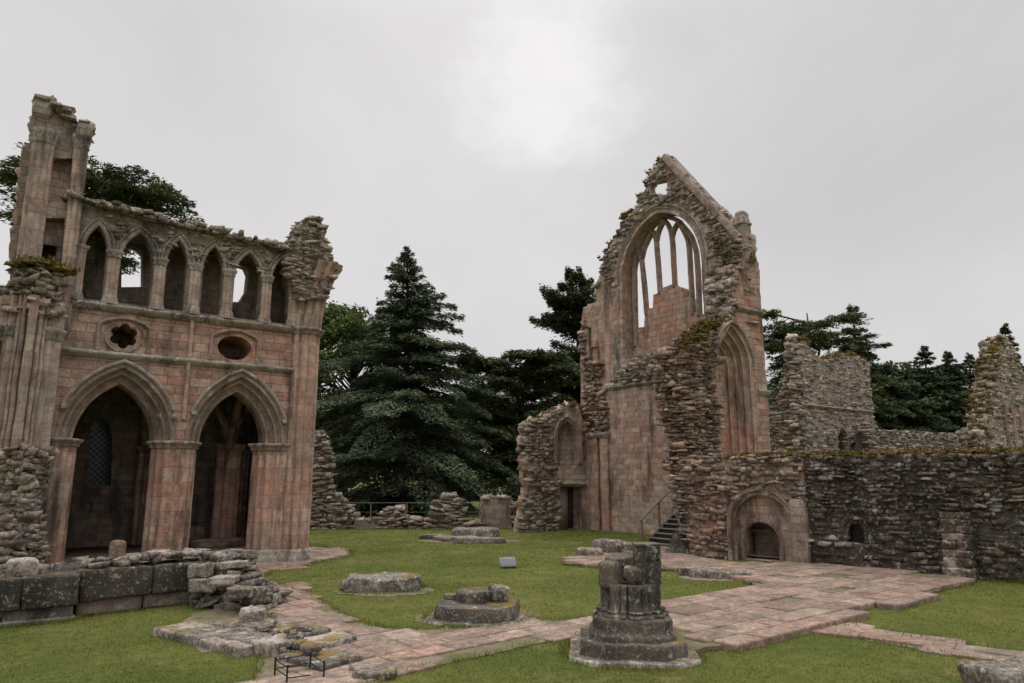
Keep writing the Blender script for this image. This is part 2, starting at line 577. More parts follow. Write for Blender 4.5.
def stone_mat(name, c1, c2, c3, lichen=.0, dark=.0, moss=.0, brick=None, island=.0, bump=.4,
              lich=(.46, .44, .39), mossc=(.11, .085, .025), darkc=(.03, .026, .022), mortar=.38, imix=.8, ivar=.95, lscale=2.6, streak=True, varia=1.0, bsz=1.0, brot=0.0):
    m, k, bs = new_mat(name)
    tc = k.new('ShaderNodeTexCoord')
    ob = tc.outputs['Object']; uv = tc.outputs['UV']
    geo = k.new('ShaderNodeNewGeometry')
    big = k.ramp(k.noise(ob, .55, 3, .6), .36, .64)
    mid = k.ramp(k.noise(ob, 2.3, 4, .6), .3, .7)
    fine = k.noise(ob, 22, 5, .7)
    hgt = None
    if brick:
        nv = k.new('ShaderNodeTexNoise', Scale=1.7, Detail=2.0); k.put(nv.inputs['Vector'], ob)
        w = k.new('ShaderNodeVectorMath', _operation='MULTIPLY_ADD')
        k.put(w.inputs[0], nv.outputs['Color']); w.inputs[1].default_value = (.09, .05, 0); k.put(w.inputs[2], uv)
        vec = w.outputs[0]
        if brot:
            mp = k.new('ShaderNodeMapping'); k.put(mp.inputs['Vector'], vec); mp.inputs['Rotation'].default_value = (0, 0, brot); vec = mp.outputs[0]
        bk = k.new('ShaderNodeTexBrick', Scale=1.0)
        k.put(bk.inputs['Vector'], vec)
        bk.inputs['Color1'].default_value = (0, 0, 0, 1); bk.inputs['Color2'].default_value = (1, 1, 1, 1); bk.inputs['Mortar'].default_value = (.5, .5, .5, 1)
        bk.inputs['Brick Width'].default_value = brick[0]; bk.inputs['Row Height'].default_value = brick[1]
        bk.inputs['Mortar Size'].default_value = brick[2]; bk.inputs['Mortar Smooth'].default_value = .3
        bk.offset = .37; bk.offset_frequency = 2; bk.squash = .72; bk.squash_frequency = 3
        rnd = bk.outputs['Color']
        base = k.mix(rnd, C4(c1), C4(c2))
        # another reading of the brick value picks the odd stones
        wb = k.new('ShaderNodeTexWhiteNoise', _noise_dimensions='1D'); k.put(wb.inputs['W'], k.math('MULTIPLY', k.math('ROUND', k.math('MULTIPLY', rnd, 400.0)), 7.31))
        odd = k.ramp(wb.outputs[0], .74, .80)
        base = k.mix(k.math('MULTIPLY', k.ramp(wb.outputs[0], .30, .24), .55 * varia), base, C4(c3))
        base = k.mix(k.math('MULTIPLY', odd, .32 * varia), base, C4((c1[0] * .95, c1[1] * .74, c1[2] * .68)))
        hgt = bk.outputs['Fac']
    else:
        base = k.mix(mid, C4(c1), C4(c2))
    base = k.mix(k.math('MULTIPLY', big, .75), base, C4(c3))
    if brick:
        base = k.mix(1.0, base, k.mix(rnd, (.76, .75, .745, 1), (1.22, 1.22, 1.22, 1)), 'MULTIPLY')
    if island:
        r = geo.outputs['Random Per Island']
        wn = k.new('ShaderNodeTexWhiteNoise', _noise_dimensions='1D'); k.put(wn.inputs['W'], k.math('MULTIPLY', r, 917.3))
        base = k.mix(k.math('MULTIPLY', r, island), base, C4(c3))
        v = k.new('ShaderNodeHueSaturation'); k.put(v.inputs['Color'], base)
        k.put(v.inputs['Value'], k.math('ADD', k.math('MULTIPLY', wn.outputs[0], ivar), .98 - ivar / 2))
        base = v.outputs[0]
    base = k.mix(.5, base, k.mix(k.ramp(k.noise(ob, 3.2, 5, .7), .3, .7), (.4, .39, .38, 1), (1.45, 1.45, 1.45, 1)), 'MULTIPLY')
    if island:
        base = k.mix(imix, base, k.mix(k.ramp(k.noise(ob, 9, 6, .75, .3), .36, .62), (.38, .36, .34, 1), (1.4, 1.4, 1.4, 1)), 'MULTIPLY')
    base = k.mix(.38, base, k.mix(k.ramp(fine, .33, .67), (.45, .45, .45, 1), (1.4, 1.4, 1.4, 1)), 'MULTIPLY')
    if dark:
        sv = k.scale(ob, (1.1, 1.1, .22)) if streak else ob
        st = k.noise(sv, 1.3, 6, .65)
        lo = .66 - .3 * dark
        f = k.math('MULTIPLY', k.ramp(st, lo, lo + .18), min(1, .45 + .5 * dark))
        base = k.mix(f, base, C4(darkc))
    if lichen:
        ln = k.noise(ob, lscale, 8, .68, .4)
        lo = .70 - .2 * lichen
        f = k.math('MULTIPLY', k.ramp(ln, lo, lo + .06), .8)
        spot = k.ramp(k.noise(ob, lscale * 4.5, 4, .6), .60 - .06 * lichen, .66 - .06 * lichen)
        f = k.math('MAXIMUM', f, k.math('MULTIPLY', spot, .65 * min(1, lichen)))
        base = k.mix(f, base, C4(lich))
    if hgt is not None:
        base = k.mix(k.math('MULTIPLY', hgt, mortar), base, (.06, .05, .042, 1))
    if moss:
        sp = k.new('ShaderNodeSeparateXYZ'); k.put(sp.inputs[0], geo.outputs['Normal'])
        mn = k.math('ADD', sp.outputs[2], k.math('MULTIPLY', k.math('SUBTRACT', k.noise(ob, 1.6, 5, .65), .5), 2.2))
        f = k.ramp(mn, 1.05 - .6 * moss, 1.3 - .6 * moss)
        mc = k.mix(k.noise(ob, 9, 4, .7), C4(mossc), C4((mossc[0] * 2.1, mossc[1] * 1.7, mossc[2] * 1.3)))
        base = k.mix(k.math('MULTIPLY', f, .9), base, mc)
    k.put(bs.inputs['Base Color'], base)
    bs.inputs['Roughness'].default_value = .92
    h = k.math('ADD', k.math('MULTIPLY', fine, .35), k.math('MULTIPLY', k.noise(ob, 5, 6, .7), .9))
    if hgt is not None:
        h = k.math('SUBTRACT', h, k.math('MULTIPLY', hgt, .9))
        h = k.math('ADD', h, k.math('MULTIPLY', rnd, .25))
    bm = k.new('ShaderNodeBump', Strength=bump, Distance=.06)
    k.put(bm.inputs['Height'], h); k.l.new(bm.outputs[0], bs.inputs['Normal'])
    return m

PINK = ((.46, .235, .165), (.41, .255, .19), (.38, .285, .225))
TAN = ((.34, .235, .185), (.29, .225, .185), (.27, .225, .19))
GREY = ((.26, .205, .165), (.22, .19, .16), (.30, .26, .22))
M = {}
M['ashlar'] = stone_mat('ashlar_pink', *PINK, lichen=.3, dark=.55, brick=(.62, .27, .012), bump=.8)
M['ashlar_worn'] = stone_mat('ashlar_worn', (.45, .265, .195), (.39, .275, .21), (.40, .325, .265), lichen=.42, dark=.56, brick=(.55, .25, .014), bump=.55)
M['ashlar_grey'] = stone_mat('ashlar_grey', *TAN, lichen=.35, dark=.5, brick=(.5, .25, .014), bump=.5)
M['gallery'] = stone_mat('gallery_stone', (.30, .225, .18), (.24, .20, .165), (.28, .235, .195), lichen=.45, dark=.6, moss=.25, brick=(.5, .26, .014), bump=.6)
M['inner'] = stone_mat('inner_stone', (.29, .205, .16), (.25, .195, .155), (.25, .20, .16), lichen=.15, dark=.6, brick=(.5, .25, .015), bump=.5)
M['shaft'] = stone_mat('shaft_stone', (.47, .25, .18), (.41, .27, .205), (.43, .335, .27), lichen=.32, dark=.58, bump=.35, brick=(1.6, .42, .01), mortar=.35)
M['shaft_grey'] = stone_mat('shaft_grey', (.39, .255, .195), (.33, .25, .20), (.37, .31, .26), lichen=.3, dark=.5, bump=.4, brick=(1.6, .45, .01), mortar=.3)
M['mould'] = stone_mat('moulding_stone', (.34, .215, .165), (.29, .21, .17), (.27, .225, .185), lichen=.5, dark=.5, bump=.45, brick=(.5, .34, .01), mortar=.25)
M['string'] = stone_mat('string_stone', (.27, .21, .17), (.24, .195, .16), (.34, .31, .26), lichen=.7, dark=.6, bump=.5, lscale=4)
M['rubble'] = stone_mat('rubble_stone', (.34, .24, .185), (.25, .20, .16), (.33, .285, .24), lichen=.5, dark=.5, moss=.1, island=.7, bump=.4, streak=False)
M['rubble_pink'] = stone_mat('rubble_pink', (.38, .215, .15), (.28, .185, .14), (.33, .265, .215), lichen=.42, dark=.5, moss=.06, island=.75, bump=.4, streak=False)
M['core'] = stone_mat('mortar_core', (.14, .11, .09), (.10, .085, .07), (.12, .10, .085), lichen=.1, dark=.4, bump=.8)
M['black'] = stone_mat('blackened_stone', (.085, .068, .054), (.045, .038, .032), (.075, .068, .05), lichen=.56, dark=.62, moss=.2, brick=(.6, .3, .014), bump=.6, lich=(.40, .38, .345), lscale=3.4)
M['black_rubble'] = stone_mat('blackened_rubble', (.115, .094, .076), (.065, .054, .045), (.17, .122, .094), lichen=.72, dark=.6, moss=.15, island=.6, bump=.4, lich=(.40, .38, .34), lscale=1.9)
M['plinth'] = stone_mat('pale_plinth', (.24, .20, .165), (.20, .17, .14), (.25, .22, .19), lichen=.35, dark=.5, brick=(.9, .4, .014), bump=.4)
M['weather'] = stone_mat('weathered_column_stone', (.115, .094, .076), (.065, .054, .045), (.16, .134, .11), lichen=.66, dark=.66, moss=.12, bump=.9, lich=(.38, .355, .305), lscale=4.5)
M['slab'] = stone_mat('slab_stone', (.24, .20, .165), (.165, .14, .12), (.29, .25, .21), lichen=.68, dark=.62, moss=.1, bump=.4, lich=(.42, .40, .35), lscale=4, island=.3, streak=False)
M['turret'] = stone_mat('turret_stone', (.33, .27, .22), (.28, .235, .195), (.35, .30, .25), lichen=.35, dark=.4, moss=.1, brick=(.42, .19, .016), bump=.7, varia=.6)
M['far_rubble'] = stone_mat('far_rubble', (.42, .335, .275), (.36, .30, .25), (.42, .36, .31), lichen=.3, dark=.35, island=.35, bump=.4, streak=False)
M['moss'] = stone_mat('moss_cushion', (.17, .12, .03), (.11, .095, .03), (.20, .13, .03), lichen=.15, dark=.3, bump=.9, lich=(.3, .28, .22), streak=False)
M['flag'] = stone_mat('flagstones', (.325, .205, .157), (.28, .2, .157), (.31, .245, .2), lichen=.22, dark=.5, brick=(1.05, .55, .012), bump=.4, mortar=.35, streak=False, darkc=(.10, .085, .06), brot=.25)
M['flag_worn'] = stone_mat('flagstones_worn', (.315, .205, .158), (.265, .195, .155), (.30, .25, .205), lichen=.38, dark=.62, brick=(.9, .5, .014), bump=.7, mortar=.4, streak=False, darkc=(.09, .08, .05), mossc=(.07, .075, .022))
M['flags'] = stone_mat('laid_flags', (.30, .182, .135), (.25, .172, .132), (.29, .225, .18), lichen=.22, dark=.5, island=.5, bump=.45, imix=.5, ivar=.38, streak=False, darkc=(.10, .085, .06))
M['dirt'] = stone_mat('bare_earth', (.22, .175, .125), (.18, .15, .10), (.15, .13, .07), lichen=.2, dark=.3, bump=.6, streak=False, mossc=(.06, .07, .02), moss=.15)

def plain(name, c, rough=.5, metal=0.0, var=.25, sc=30):
    m, k, bs = new_mat(name)
    tc = k.new('ShaderNodeTexCoord')
    n = k.noise(tc.outputs['Object'], sc, 4)
    k.put(bs.inputs['Base Color'], k.mix(n, C4([x * (1 - var) for x in c]), C4([x * (1 + var) for x in c])))
    bs.inputs['Roughness'].default_value = rough; bs.inputs['Metallic'].default_value = metal
    return m
M['iron'] = plain('painted_iron', (.012, .012, .013), .45)
M['panel'] = plain('sign_panel', (.17, .175, .175), .5, 0, .12, 14)
M['panel_text'] = plain('sign_print', (.12, .125, .12), .5)
M['timber'] = plain('step_timber', (.17, .145, .12), .8)
M['riser'] = plain('step_riser', (.05, .043, .036), .8)
M['door'] = plain('pale_door', (.30, .255, .20), .7, 0, .2, 8)
M['lead'] = plain('lead_came', (.02, .02, .02), .5)
M['wire'] = plain('fence_wire', (.35, .36, .37), .5, .5)
M['bark'] = plain('bark', (.06, .048, .038), .95, 0, .5, 9)
M['pane'] = plain('leaded_glass', (.10, .125, .12), .12)

def leaf_mat(name, c1, c2, tr=.12):
    m, k, bs = new_mat(name)
    geo = k.new('ShaderNodeNewGeometry'); tc = k.new('ShaderNodeTexCoord')
    col = k.mix(geo.outputs['Random Per Island'], C4(c1), C4(c2))
    col = k.mix(.5, col, k.mix(k.ramp(k.noise(tc.outputs['Object'], .5, 3), .3, .7), (.6, .62, .7, 1), (1.35, 1.3, 1.1, 1)), 'MULTIPLY')
    col = k.mix(1.0, col, (1.22, 1.22, 1.2, 1), 'MULTIPLY')
    k.put(bs.inputs['Base Color'], col); bs.inputs['Roughness'].default_value = .8; bs.inputs['Specular IOR Level'].default_value = .12
    t = k.new('ShaderNodeBsdfTranslucent'); k.put(t.inputs['Color'], col)
    mx = k.new('ShaderNodeMixShader'); mx.inputs[0].default_value = tr
    k.l.new(bs.outputs[0], mx.inputs[1]); k.l.new(t.outputs[0], mx.inputs[2])
    out = [n for n in k.n if n.type == 'OUTPUT_MATERIAL'][0]
    k.l.new(mx.outputs[0], out.inputs[0])
    return m
M['spruce'] = leaf_mat('grey_green_needles', (.038, .056, .034), (.115, .145, .088))
M['cedar'] = leaf_mat('cedar_needles', (.045, .066, .03), (.12, .145, .066))
M['dark_fir'] = leaf_mat('dark_fir_needles', (.032, .05, .026), (.09, .112, .056))
M['broad'] = leaf_mat('broad_leaves', (.06, .085, .028), (.12, .15, .055), .2)
M['far'] = leaf_mat('distant_leaves', (.055, .08, .04), (.105, .13, .065), .15)

def lawn_colour(k, ob):
    a = k.ramp(k.noise(ob, .35, 5, .6), .35, .65)
    col = k.mix(a, (.092, .114, .027, 1), (.142, .15, .042, 1))
    b = k.ramp(k.noise(ob, .75, 6, .7, .5), .53, .70)
    col = k.mix(k.math('MULTIPLY', b, .6), col, (.24, .20, .09, 1))
    c = k.ramp(k.noise(ob, 2.6, 5, .7, .3), .56, .70)
    col = k.mix(k.math('MULTIPLY', c, .5), col, (.075, .105, .022, 1))
    g = k.noise(ob, 4.5, 5, .7)
    return k.mix(.5, col, k.mix(k.ramp(g, .3, .7), (.65, .70, .62, 1), (1.25, 1.2, 1.15, 1)), 'MULTIPLY'), g
def grass_mat():
    m, k, bs = new_mat('mown_grass')
    tc = k.new('ShaderNodeTexCoord'); ob = tc.outputs['Object']
    col, g = lawn_colour(k, ob)
    f = k.noise(ob, 30, 6, .75)
    col = k.mix(.5, col, k.mix(k.ramp(f, .3, .7), (.5, .55, .45, 1), (1.3, 1.25, 1.2, 1)), 'MULTIPLY')
    k.put(bs.inputs['Base Color'], col); bs.inputs['Roughness'].default_value = .95
    bs.inputs['Specular IOR Level'].default_value = .1
    bm = k.new('ShaderNodeBump', Strength=.8, Distance=.05)
    k.put(bm.inputs['Height'], k.math('ADD', f, k.math('MULTIPLY', g, .6))); k.l.new(bm.outputs[0], bs.inputs['Normal'])
    return m
M['grass'] = grass_mat()
def blade_mat():
    m, k, bs = new_mat('grass_blade')
    tc = k.new('ShaderNodeTexCoord'); ob = tc.outputs['Object']; geo = k.new('ShaderNodeNewGeometry')
    col, g = lawn_colour(k, ob)
    col = k.mix(1.0, col, k.mix(geo.outputs['Random Per Island'], (1.1, 1.12, 1.05, 1), (1.7, 1.62, 1.55, 1)), 'MULTIPLY')
    k.put(bs.inputs['Base Color'], col); bs.inputs['Roughness'].default_value = .85; bs.inputs['Specular IOR Level'].default_value = .1
    t = k.new('ShaderNodeBsdfTranslucent'); k.put(t.inputs['Color'], col)
    mx = k.new('ShaderNodeMixShader'); mx.inputs[0].default_value = .35
    k.l.new(bs.outputs[0], mx.inputs[1]); k.l.new(t.outputs[0], mx.inputs[2])
    k.l.new(mx.outputs[0], [n for n in k.n if n.type == 'OUTPUT_MATERIAL'][0].inputs[0])
    return m
M['blade'] = blade_mat()

# ------------------------------------------------------------------ world, sun, camera
SUN = ray(545, 75); SUN = SUN / np.linalg.norm(SUN)
EL = math.asin(SUN[2]); AZ = math.atan2(SUN[0], SUN[1])
world = bpy.data.worlds.new('World'); scene.world = world; world.use_nodes = True
k = NT(world.node_tree)
for n in list(k.n): k.n.remove(n)
sky = k.new('ShaderNodeTexSky', _sky_type='NISHITA')
sky.sun_disc = False; sky.sun_elevation = EL; sky.sun_rotation = AZ
sky.air_density = 1.0; sky.dust_density = 1.0
tc = k.new('ShaderNodeTexCoord')
hs = k.new('ShaderNodeHueSaturation', Saturation=.15, Value=.6); k.put(hs.inputs['Color'], sky.outputs[0])
vec = k.scale(tc.outputs['Generated'], (1, 1, 1.7))
cl = k.ramp(k.noise(vec, 1.5, 6, .52, .3), .25, .75)
cloud = k.mix(cl, (5.15, 5.06, 5.14, 1), (6.35, 6.2, 6.26, 1))
sep = k.new('ShaderNodeSeparateXYZ'); k.put(sep.inputs[0], tc.outputs['Generated'])
zen = k.ramp(sep.outputs[2], .56, .95)      # an overcast sky is brightest overhead
cloud = k.mix(zen, cloud, (25, 24.6, 24.7, 1))
dt = k.new('ShaderNodeVectorMath', _operation='DOT_PRODUCT')
k.put(dt.inputs[0], tc.outputs['Generated']); dt.inputs[1].default_value = tuple(SUN)
glow = k.ramp(k.math('ADD', dt.outputs['Value'], k.math('MULTIPLY', k.math('SUBTRACT', k.noise(vec, 5, 5, .65), .5), .03)), .989, 1.004)
cloud = k.mix(k.math('MULTIPLY', glow, .5), cloud, (8.8, 8.65, 8.6, 1))
col = k.mix(.96, hs.outputs[0], cloud)
bg = k.new('ShaderNodeBackground', Strength=.1); k.put(bg.inputs['Color'], col)
wo = k.new('ShaderNodeOutputWorld'); k.l.new(bg.outputs[0], wo.inputs[0])

ld = bpy.data.lights.new('sun', 'SUN'); ld.energy = .7; ld.angle = math.radians(40); ld.color = (1, .96, .91)
lo = bpy.data.objects.new('sun', ld); COL.objects.link(lo)
lo.rotation_euler = Vector(tuple(-SUN)).to_track_quat('-Z', 'Y').to_euler()
lo.location = (0, 0, 40)

cd = bpy.data.cameras.new('camera'); cam = bpy.data.objects.new('camera', cd); COL.objects.link(cam)
cd.sensor_width = 36; cd.lens = FPX / 1024 * 36; cd.clip_end = 3000; cd.clip_start = .1
cam.location = (0, 0, EYE); cam.rotation_euler = (math.pi / 2 + PITCH, 0, -YAW)
scene.camera = cam
scene.view_settings.view_transform = 'Standard'; scene.view_settings.look = 'None'
scene.view_settings.exposure = .24; scene.view_settings.gamma = 1
class Flat:
    """horizontal plane at height z0: loops are ground (x,y)"""
    def __init__(s, z0):
        s.z0 = z0; s.n3 = np.array((0, 0, 1.))
    def P(s, a, z, dep=0.0):
        a, z, dep = np.broadcast_arrays(np.asarray(a, float), np.asarray(z, float), np.asarray(dep, float))
        return np.stack([a, z, s.z0 + dep], -1)

def gp(lst, z=0.0):
    return [G(x, y, z) for x, y in lst]

def arch_off(cx, w, z0, h, zb, off, n=14):
    R = (w * w + h * h) / (2 * w)
    return arch(cx, w + off, z0, math.sqrt((R + off) ** 2 - (R - w) ** 2), zb, n)

def offset_arc(cx, w, z0, h, n=14):
    return arch(cx, w, z0, h, z0, n)

# ================================================================== the transept on the left
LF = Frame((0, 23.03), (1, 0))
LB = thing('ruined_transept', 'roofless pink sandstone transept with two big pointed arches below six lancets', 'ruin', (4.5, 23.6, 0))
A1 = (2.87, 1.02, 3.65, 1.67); A2 = (6.22, 1.0, 3.65, 1.67)
h1 = arch_off(*A1, .02, .44); h2 = arch_off(*A2, .02, .44)
def foil(c, z, n, rr, r, rot=0.0):
    o = cluster([(rr * math.cos(rot + 2 * math.pi * i / n), rr * math.sin(rot + 2 * math.pi * i / n), r) for i in range(n)], core=rr * .75, n=60)
    return [(c + a, z + b) for a, b in o]
def oval(c, z, a, b, n=28):
    return [(c + a * math.cos(t) * (1 if math.sin(t) < .2 else .97), z + (b if math.sin(t) < 0 else b * .8) * math.sin(t)) for t in np.linspace(0, 2 * math.pi, n, endpoint=False)]
q1 = foil(2.79, 6.72, 6, .24, .135, .5); q2 = oval(5.94, 6.74, .53, .43)
mb = MB(); wall(mb, LF, [(.9, -.1), (8.3, -.1), (8.3, 7.5), (.9, 7.5)], [h1, h2, q1, q2], 1.3, .3, .025, .0, 3)
mb.build('arcade_wall', M['ashlar'], LB)
for (c, w, z0, h), sd in ((A1, 1), (A2, 2)):
    mb = MB()
    sweep(mb, LF, offset_arc(c, w, z0, h, 18), orders(.56, .03, [(.16, .20), (.16, .24), (.22, .75)], .075) , .012, sd)
    o = mb.build('arch', M['mould'], LB)
    mb = MB()
    p = arch_off(c, w, z0, h, z0, .56, 18)
    cut = 6
    sweep(mb, LF, p[cut:-cut] if sd == 1 else p[cut:-cut + 1], [(-.02, .0), (-.02, .05), (.02, .10), (.07, .11), (.10, .07), (.10, 0)], .02, sd + 5)
    for e in (p[cut], p[-cut]):
        block(mb, LF.P(e[0], e[1] - .05, .1), (.15, .15, .17), 0, 3, 4, .03, 5, sd)
    mb.build('hood_mould', M['string'], o)
# oculi
for (c, z, hw), nm in (((2.79, 6.72, .64), 'foiled_window'), ((5.94, 6.74, .68), 'round_window')):
    mb = MB()
    sweep(mb, LF, arch(c, hw, z + .27, .22, z - .5, 10), [(-.04, 0), (-.04, .04), (.0, .09), (.04, .10), (.08, .06), (.09, 0)], .012, 4)
    o = mb.build(nm, M['mould'], LB)
    if hw > .64: continue
    mb = MB()
    ring = [(c + .46 * math.cos(t), z + .45 * math.sin(t)) for t in np.linspace(0, -2 * math.pi, 33)]
    sweep(mb, LF, ring, [(.0, .005), (.02, .03), (.05, .035), (.07, .005)], .01, 5, caps=False)
    mb.build('rim', M['mould'], o)
# wall shaft between the arches, string courses
mb = MB(); loft(mb, ngon(10, .065, 0, 1), (4.6, 22.98), zsteps(4.35, 7.4, .3), .008, 3, 1); mb.build('wall_shaft', M['shaft'], LB)
mb = MB(); bar(mb, LF, .95, 6.10, 8.0, 6.10, STRING, .02, 1); mb.build('string_course', M['string'], LB)
mb = MB(); bar(mb, LF, .95, 7.50, 8.0, 7.50, [(-.12, 0), (-.12, .05), (-.04, .12), (.02, .17), (.08, .17), (.12, .0)], .02, 2); mb.build('string_course', M['string'], LB)

# piers
def pier(name, c, shafts, z0, z1, core, mat=M['shaft'], capm=M['mould'], seed=1, basem=True, center=(0, 0)):
    mb = MB()
    o = cluster(shafts, core, 110)
    loft(mb, o, c, zsteps(z0, z1, .28), .016, 2.2, seed)
    p = mb.build(name, mat, LB)
    mb = MB()
    oc = cluster([(x, y, r + .02) for x, y, r in shafts], core + .02, 110)
    loft(mb, oc, c, [(z1 - .03, 1, .0), (z1, 1, .05), (z1 + .04, 1, .03), (z1 + .09, 1, .07), (z1 + .13, 1, .12), (z1 + .19, 1, .13), (z1 + .21, 1, .07)], .01, 4, seed)
    mb.build('capital', capm, p)
    if basem:
        mb = MB()
        loft(mb, oc, c, [(-.05, 1, .16), (z0 + .12, 1, .16), (z0 + .2, 1, .12), (z0 + .26, 1, .07), (z0 + .3, 1, .08), (z0 + .36, 1, .03), (z0 + .38, 1, -.01)], .02, 3, seed)
        mb.build('base', M['string'], p)
    return p
mid = []
for i, a in enumerate(np.linspace(0, 2 * math.pi, 24, endpoint=False)):
    rx, ry = .54, .60
    f = (1.0, .93, .97, .93)[i % 4]
    mid.append((rx * math.cos(a) * f, ry * math.sin(a) * f, (.105, .055, .085, .055)[i % 4]))
pier('pier', (4.53, 23.62), mid, 0, 3.5, .45, seed=2)
pier('respond', (7.52, 23.62), mid, 0, 3.5, .45, seed=3)
pier('respond', (1.38, 23.55), [(x * .9, y, r) for x, y, r in mid], 0, 3.5, .42, seed=4)
# corner cluster at the right end with the flaring broken springer
cs = [(-.32, -.12, .13), (-.1, -.28, .12), (.14, -.3, .13), (.33, -.14, .12), (.42, .12, .12), (-.42, .1, .1)]
p = pier('corner_shaft', (8.25, 23.12), cs, 0, 7.4, .3, seed=6)
mb = MB()
loft(mb, cluster(cs, .3, 110), (8.27, 23.12), [(7.55, 1, 0, (0, 0)), (8.0, 1.0, 0, (.02, 0)), (8.5, 1.05, .0, (.06, 0)), (9.0, 1.15, .0, (.14, -.02)), (9.5, 1.3, .0, (.26, -.05)), (9.95, 1.5, 0, (.4, -.1))], .035, 2.5, 8)
p = mb.build('springer', M['shaft_grey'], LB)
mb = MB()
SPF = Frame((0, 22.72), (1, 0))
so_ = SPF.pxs([(299, 300), (292, 275), (288, 252), (291, 242), (300, 237), (303, 224), (309, 218), (319, 218), (325, 226), (324, 238), (329, 247), (334, 260), (334, 274), (326, 300)])
wall(mb, SPF, so_, (), 1.1, .16, .10, .05, 66, freq=2.2)
rubble(mb, SPF, so_, (.3, .13, .35), .09, 67, depth=lambda s_, z: .12 * noise.noise((s_ * 1.5, z * 1.5, 3)), tilt=.2)
topping(mb, [tuple(SPF.P(a_, b_, -.5)) for a_, b_ in so_[2:10]], 1.0, (.3, .25, .12), 68, 1, (1, 0), drop=.08)
mb.build('rubble_core', M['rubble'], LB)

# gallery: six lancets in a front screen, passage, back wall
lan = [(1.84, .28), (2.93, .43), (4.04, .29), (5.1, .3), (6.2, .43), (7.28, .3)]
top = [(8.15, 7.55), (8.15, 10.3), (7.6, 10.22), (7.2, 10.28), (6.2, 10.33), (5.3, 10.36), (4.6, 10.42), (3.6, 10.43), (2.6, 10.5), (1.9, 10.55), (1.1, 10.65), (1.1, 7.55)]
hol = []
for c, w in lan:
    hgt = .72 if w < .35 else .88
    hol.append((c, w, 9.92 - hgt, hgt))
mb = MB(); wall(mb, LF, top, [arch(c, w, z0, h, 7.68, 8) for c, w, z0, h in hol], .42, .25, .035, .05, 9, zjit=9.5)
mb.build('gallery_screen', M['gallery'], LB)
def bk(lst): return LF.pxs(lst, -1.35)
w1 = bk([(121.5, 287), (121.5, 254), (126, 248), (132, 246), (138, 248), (143, 254), (143, 287)])
w2 = bk([(230, 302), (231, 274), (236, 267), (241, 265), (246, 267), (249, 274), (247, 291), (240, 302)])
tb = [(8.2, 7.4)] + [(s, z - .02) for s, z in top[1:-1]] + [(1.0, 7.4)]
mb = MB()
wall(mb, Frame((0, 24.38), (1, 0)), tb, [w1, w2], .45, .3, .03, .05, 10, zjit=9.6)
mb.build('gallery_back_wall', M['gallery'], LB)
mb = MB()
box(mb, (1.05, 23.4, 7.3), (8.2, 24.36, 7.52)); box(mb, (.6, 24.4, 5.7), (8.4, 24.6, 7.5)); box(mb, (1.05, 23.42, 9.98), (8.15, 24.36, 10.2)); box(mb, (.9, 23.42, 7.52), (1.12, 24.36, 10.0)); box(mb, (7.95, 23.42, 7.52), (8.2, 24.36, 10.0))
mb.build('gallery_passage', M['gallery'], LB)
for i, (c, w, z0, h) in enumerate(hol):
    mb = MB()
    sweep(mb, LF, arch(c, w, z0, h, z0, 9), [(.0, -.25), (.0, .0), (.02, .03), (.06, .04), (.10, .03), (.12, .0)], .016, i)
    sweep(mb, LF, arch_off(c, w, z0, h, z0, .15, 9), [(-.01, 0), (0, .05), (.03, .06), (.05, .04), (.05, 0)], .02, i + 9)
    mb.build('lancet_arch', M['string'], LB)
for i, x in enumerate((1.44, 2.32, 3.555, 4.57, 5.585, 6.80, 7.72)):
    mb = MB()
    sh = [(-.10, -.03, .068), (0, -.075, .075), (.10, -.03, .068)]
    loft(mb, cluster(sh, .06, 48), (x, 23.03), zsteps(7.8, 9.02, .3), .012, 3, i)
    o = mb.build('colonnette', M['shaft_grey'], LB)
    mb = MB()
    loft(mb, cluster(sh, .06, 48), (x, 23.03), [(9.0, 1, .01), (9.03, 1, .035), (9.07, 1, .02), (9.12, 1, .05), (9.18, 1, .075), (9.22, 1, .07), (9.23, 1, .02)], .01, 4, i)
    mb.build('capital', M['string'], o); mb = MB()
    loft(mb, cluster(sh, .06, 48), (x, 23.03), [(7.6, 1, .06), (7.7, 1, .06), (7.76, 1, .03), (7.82, 1, .035), (7.85, 1, .0)], .01, 4, i)
    mb.build('base', M['string'], o)
mb = MB()
pts = [(s, 23.2, z) for s, z in top[1:-1]]
topping(mb, pts, 1.0, (.26, .22, .13), 4, 2, drop=.08)
pts = [(s, 24.0, z) for s, z in top[1:-1]]
topping(mb, pts, .9, (.3, .22, .13), 5, 2, drop=.08)
# rough rubble spandrels between the lancet heads
for i, x in enumerate((2.33, 3.54, 4.57, 5.6, 6.8)):
    rubble(mb, LF, [(x - .14, 9.35), (x + .14, 9.35), (x + .34, 10.3), (x - .34, 10.3)], (.24, .15, .2), .035, 30 + i)
mb.build('wall_top', M['rubble'], LB)

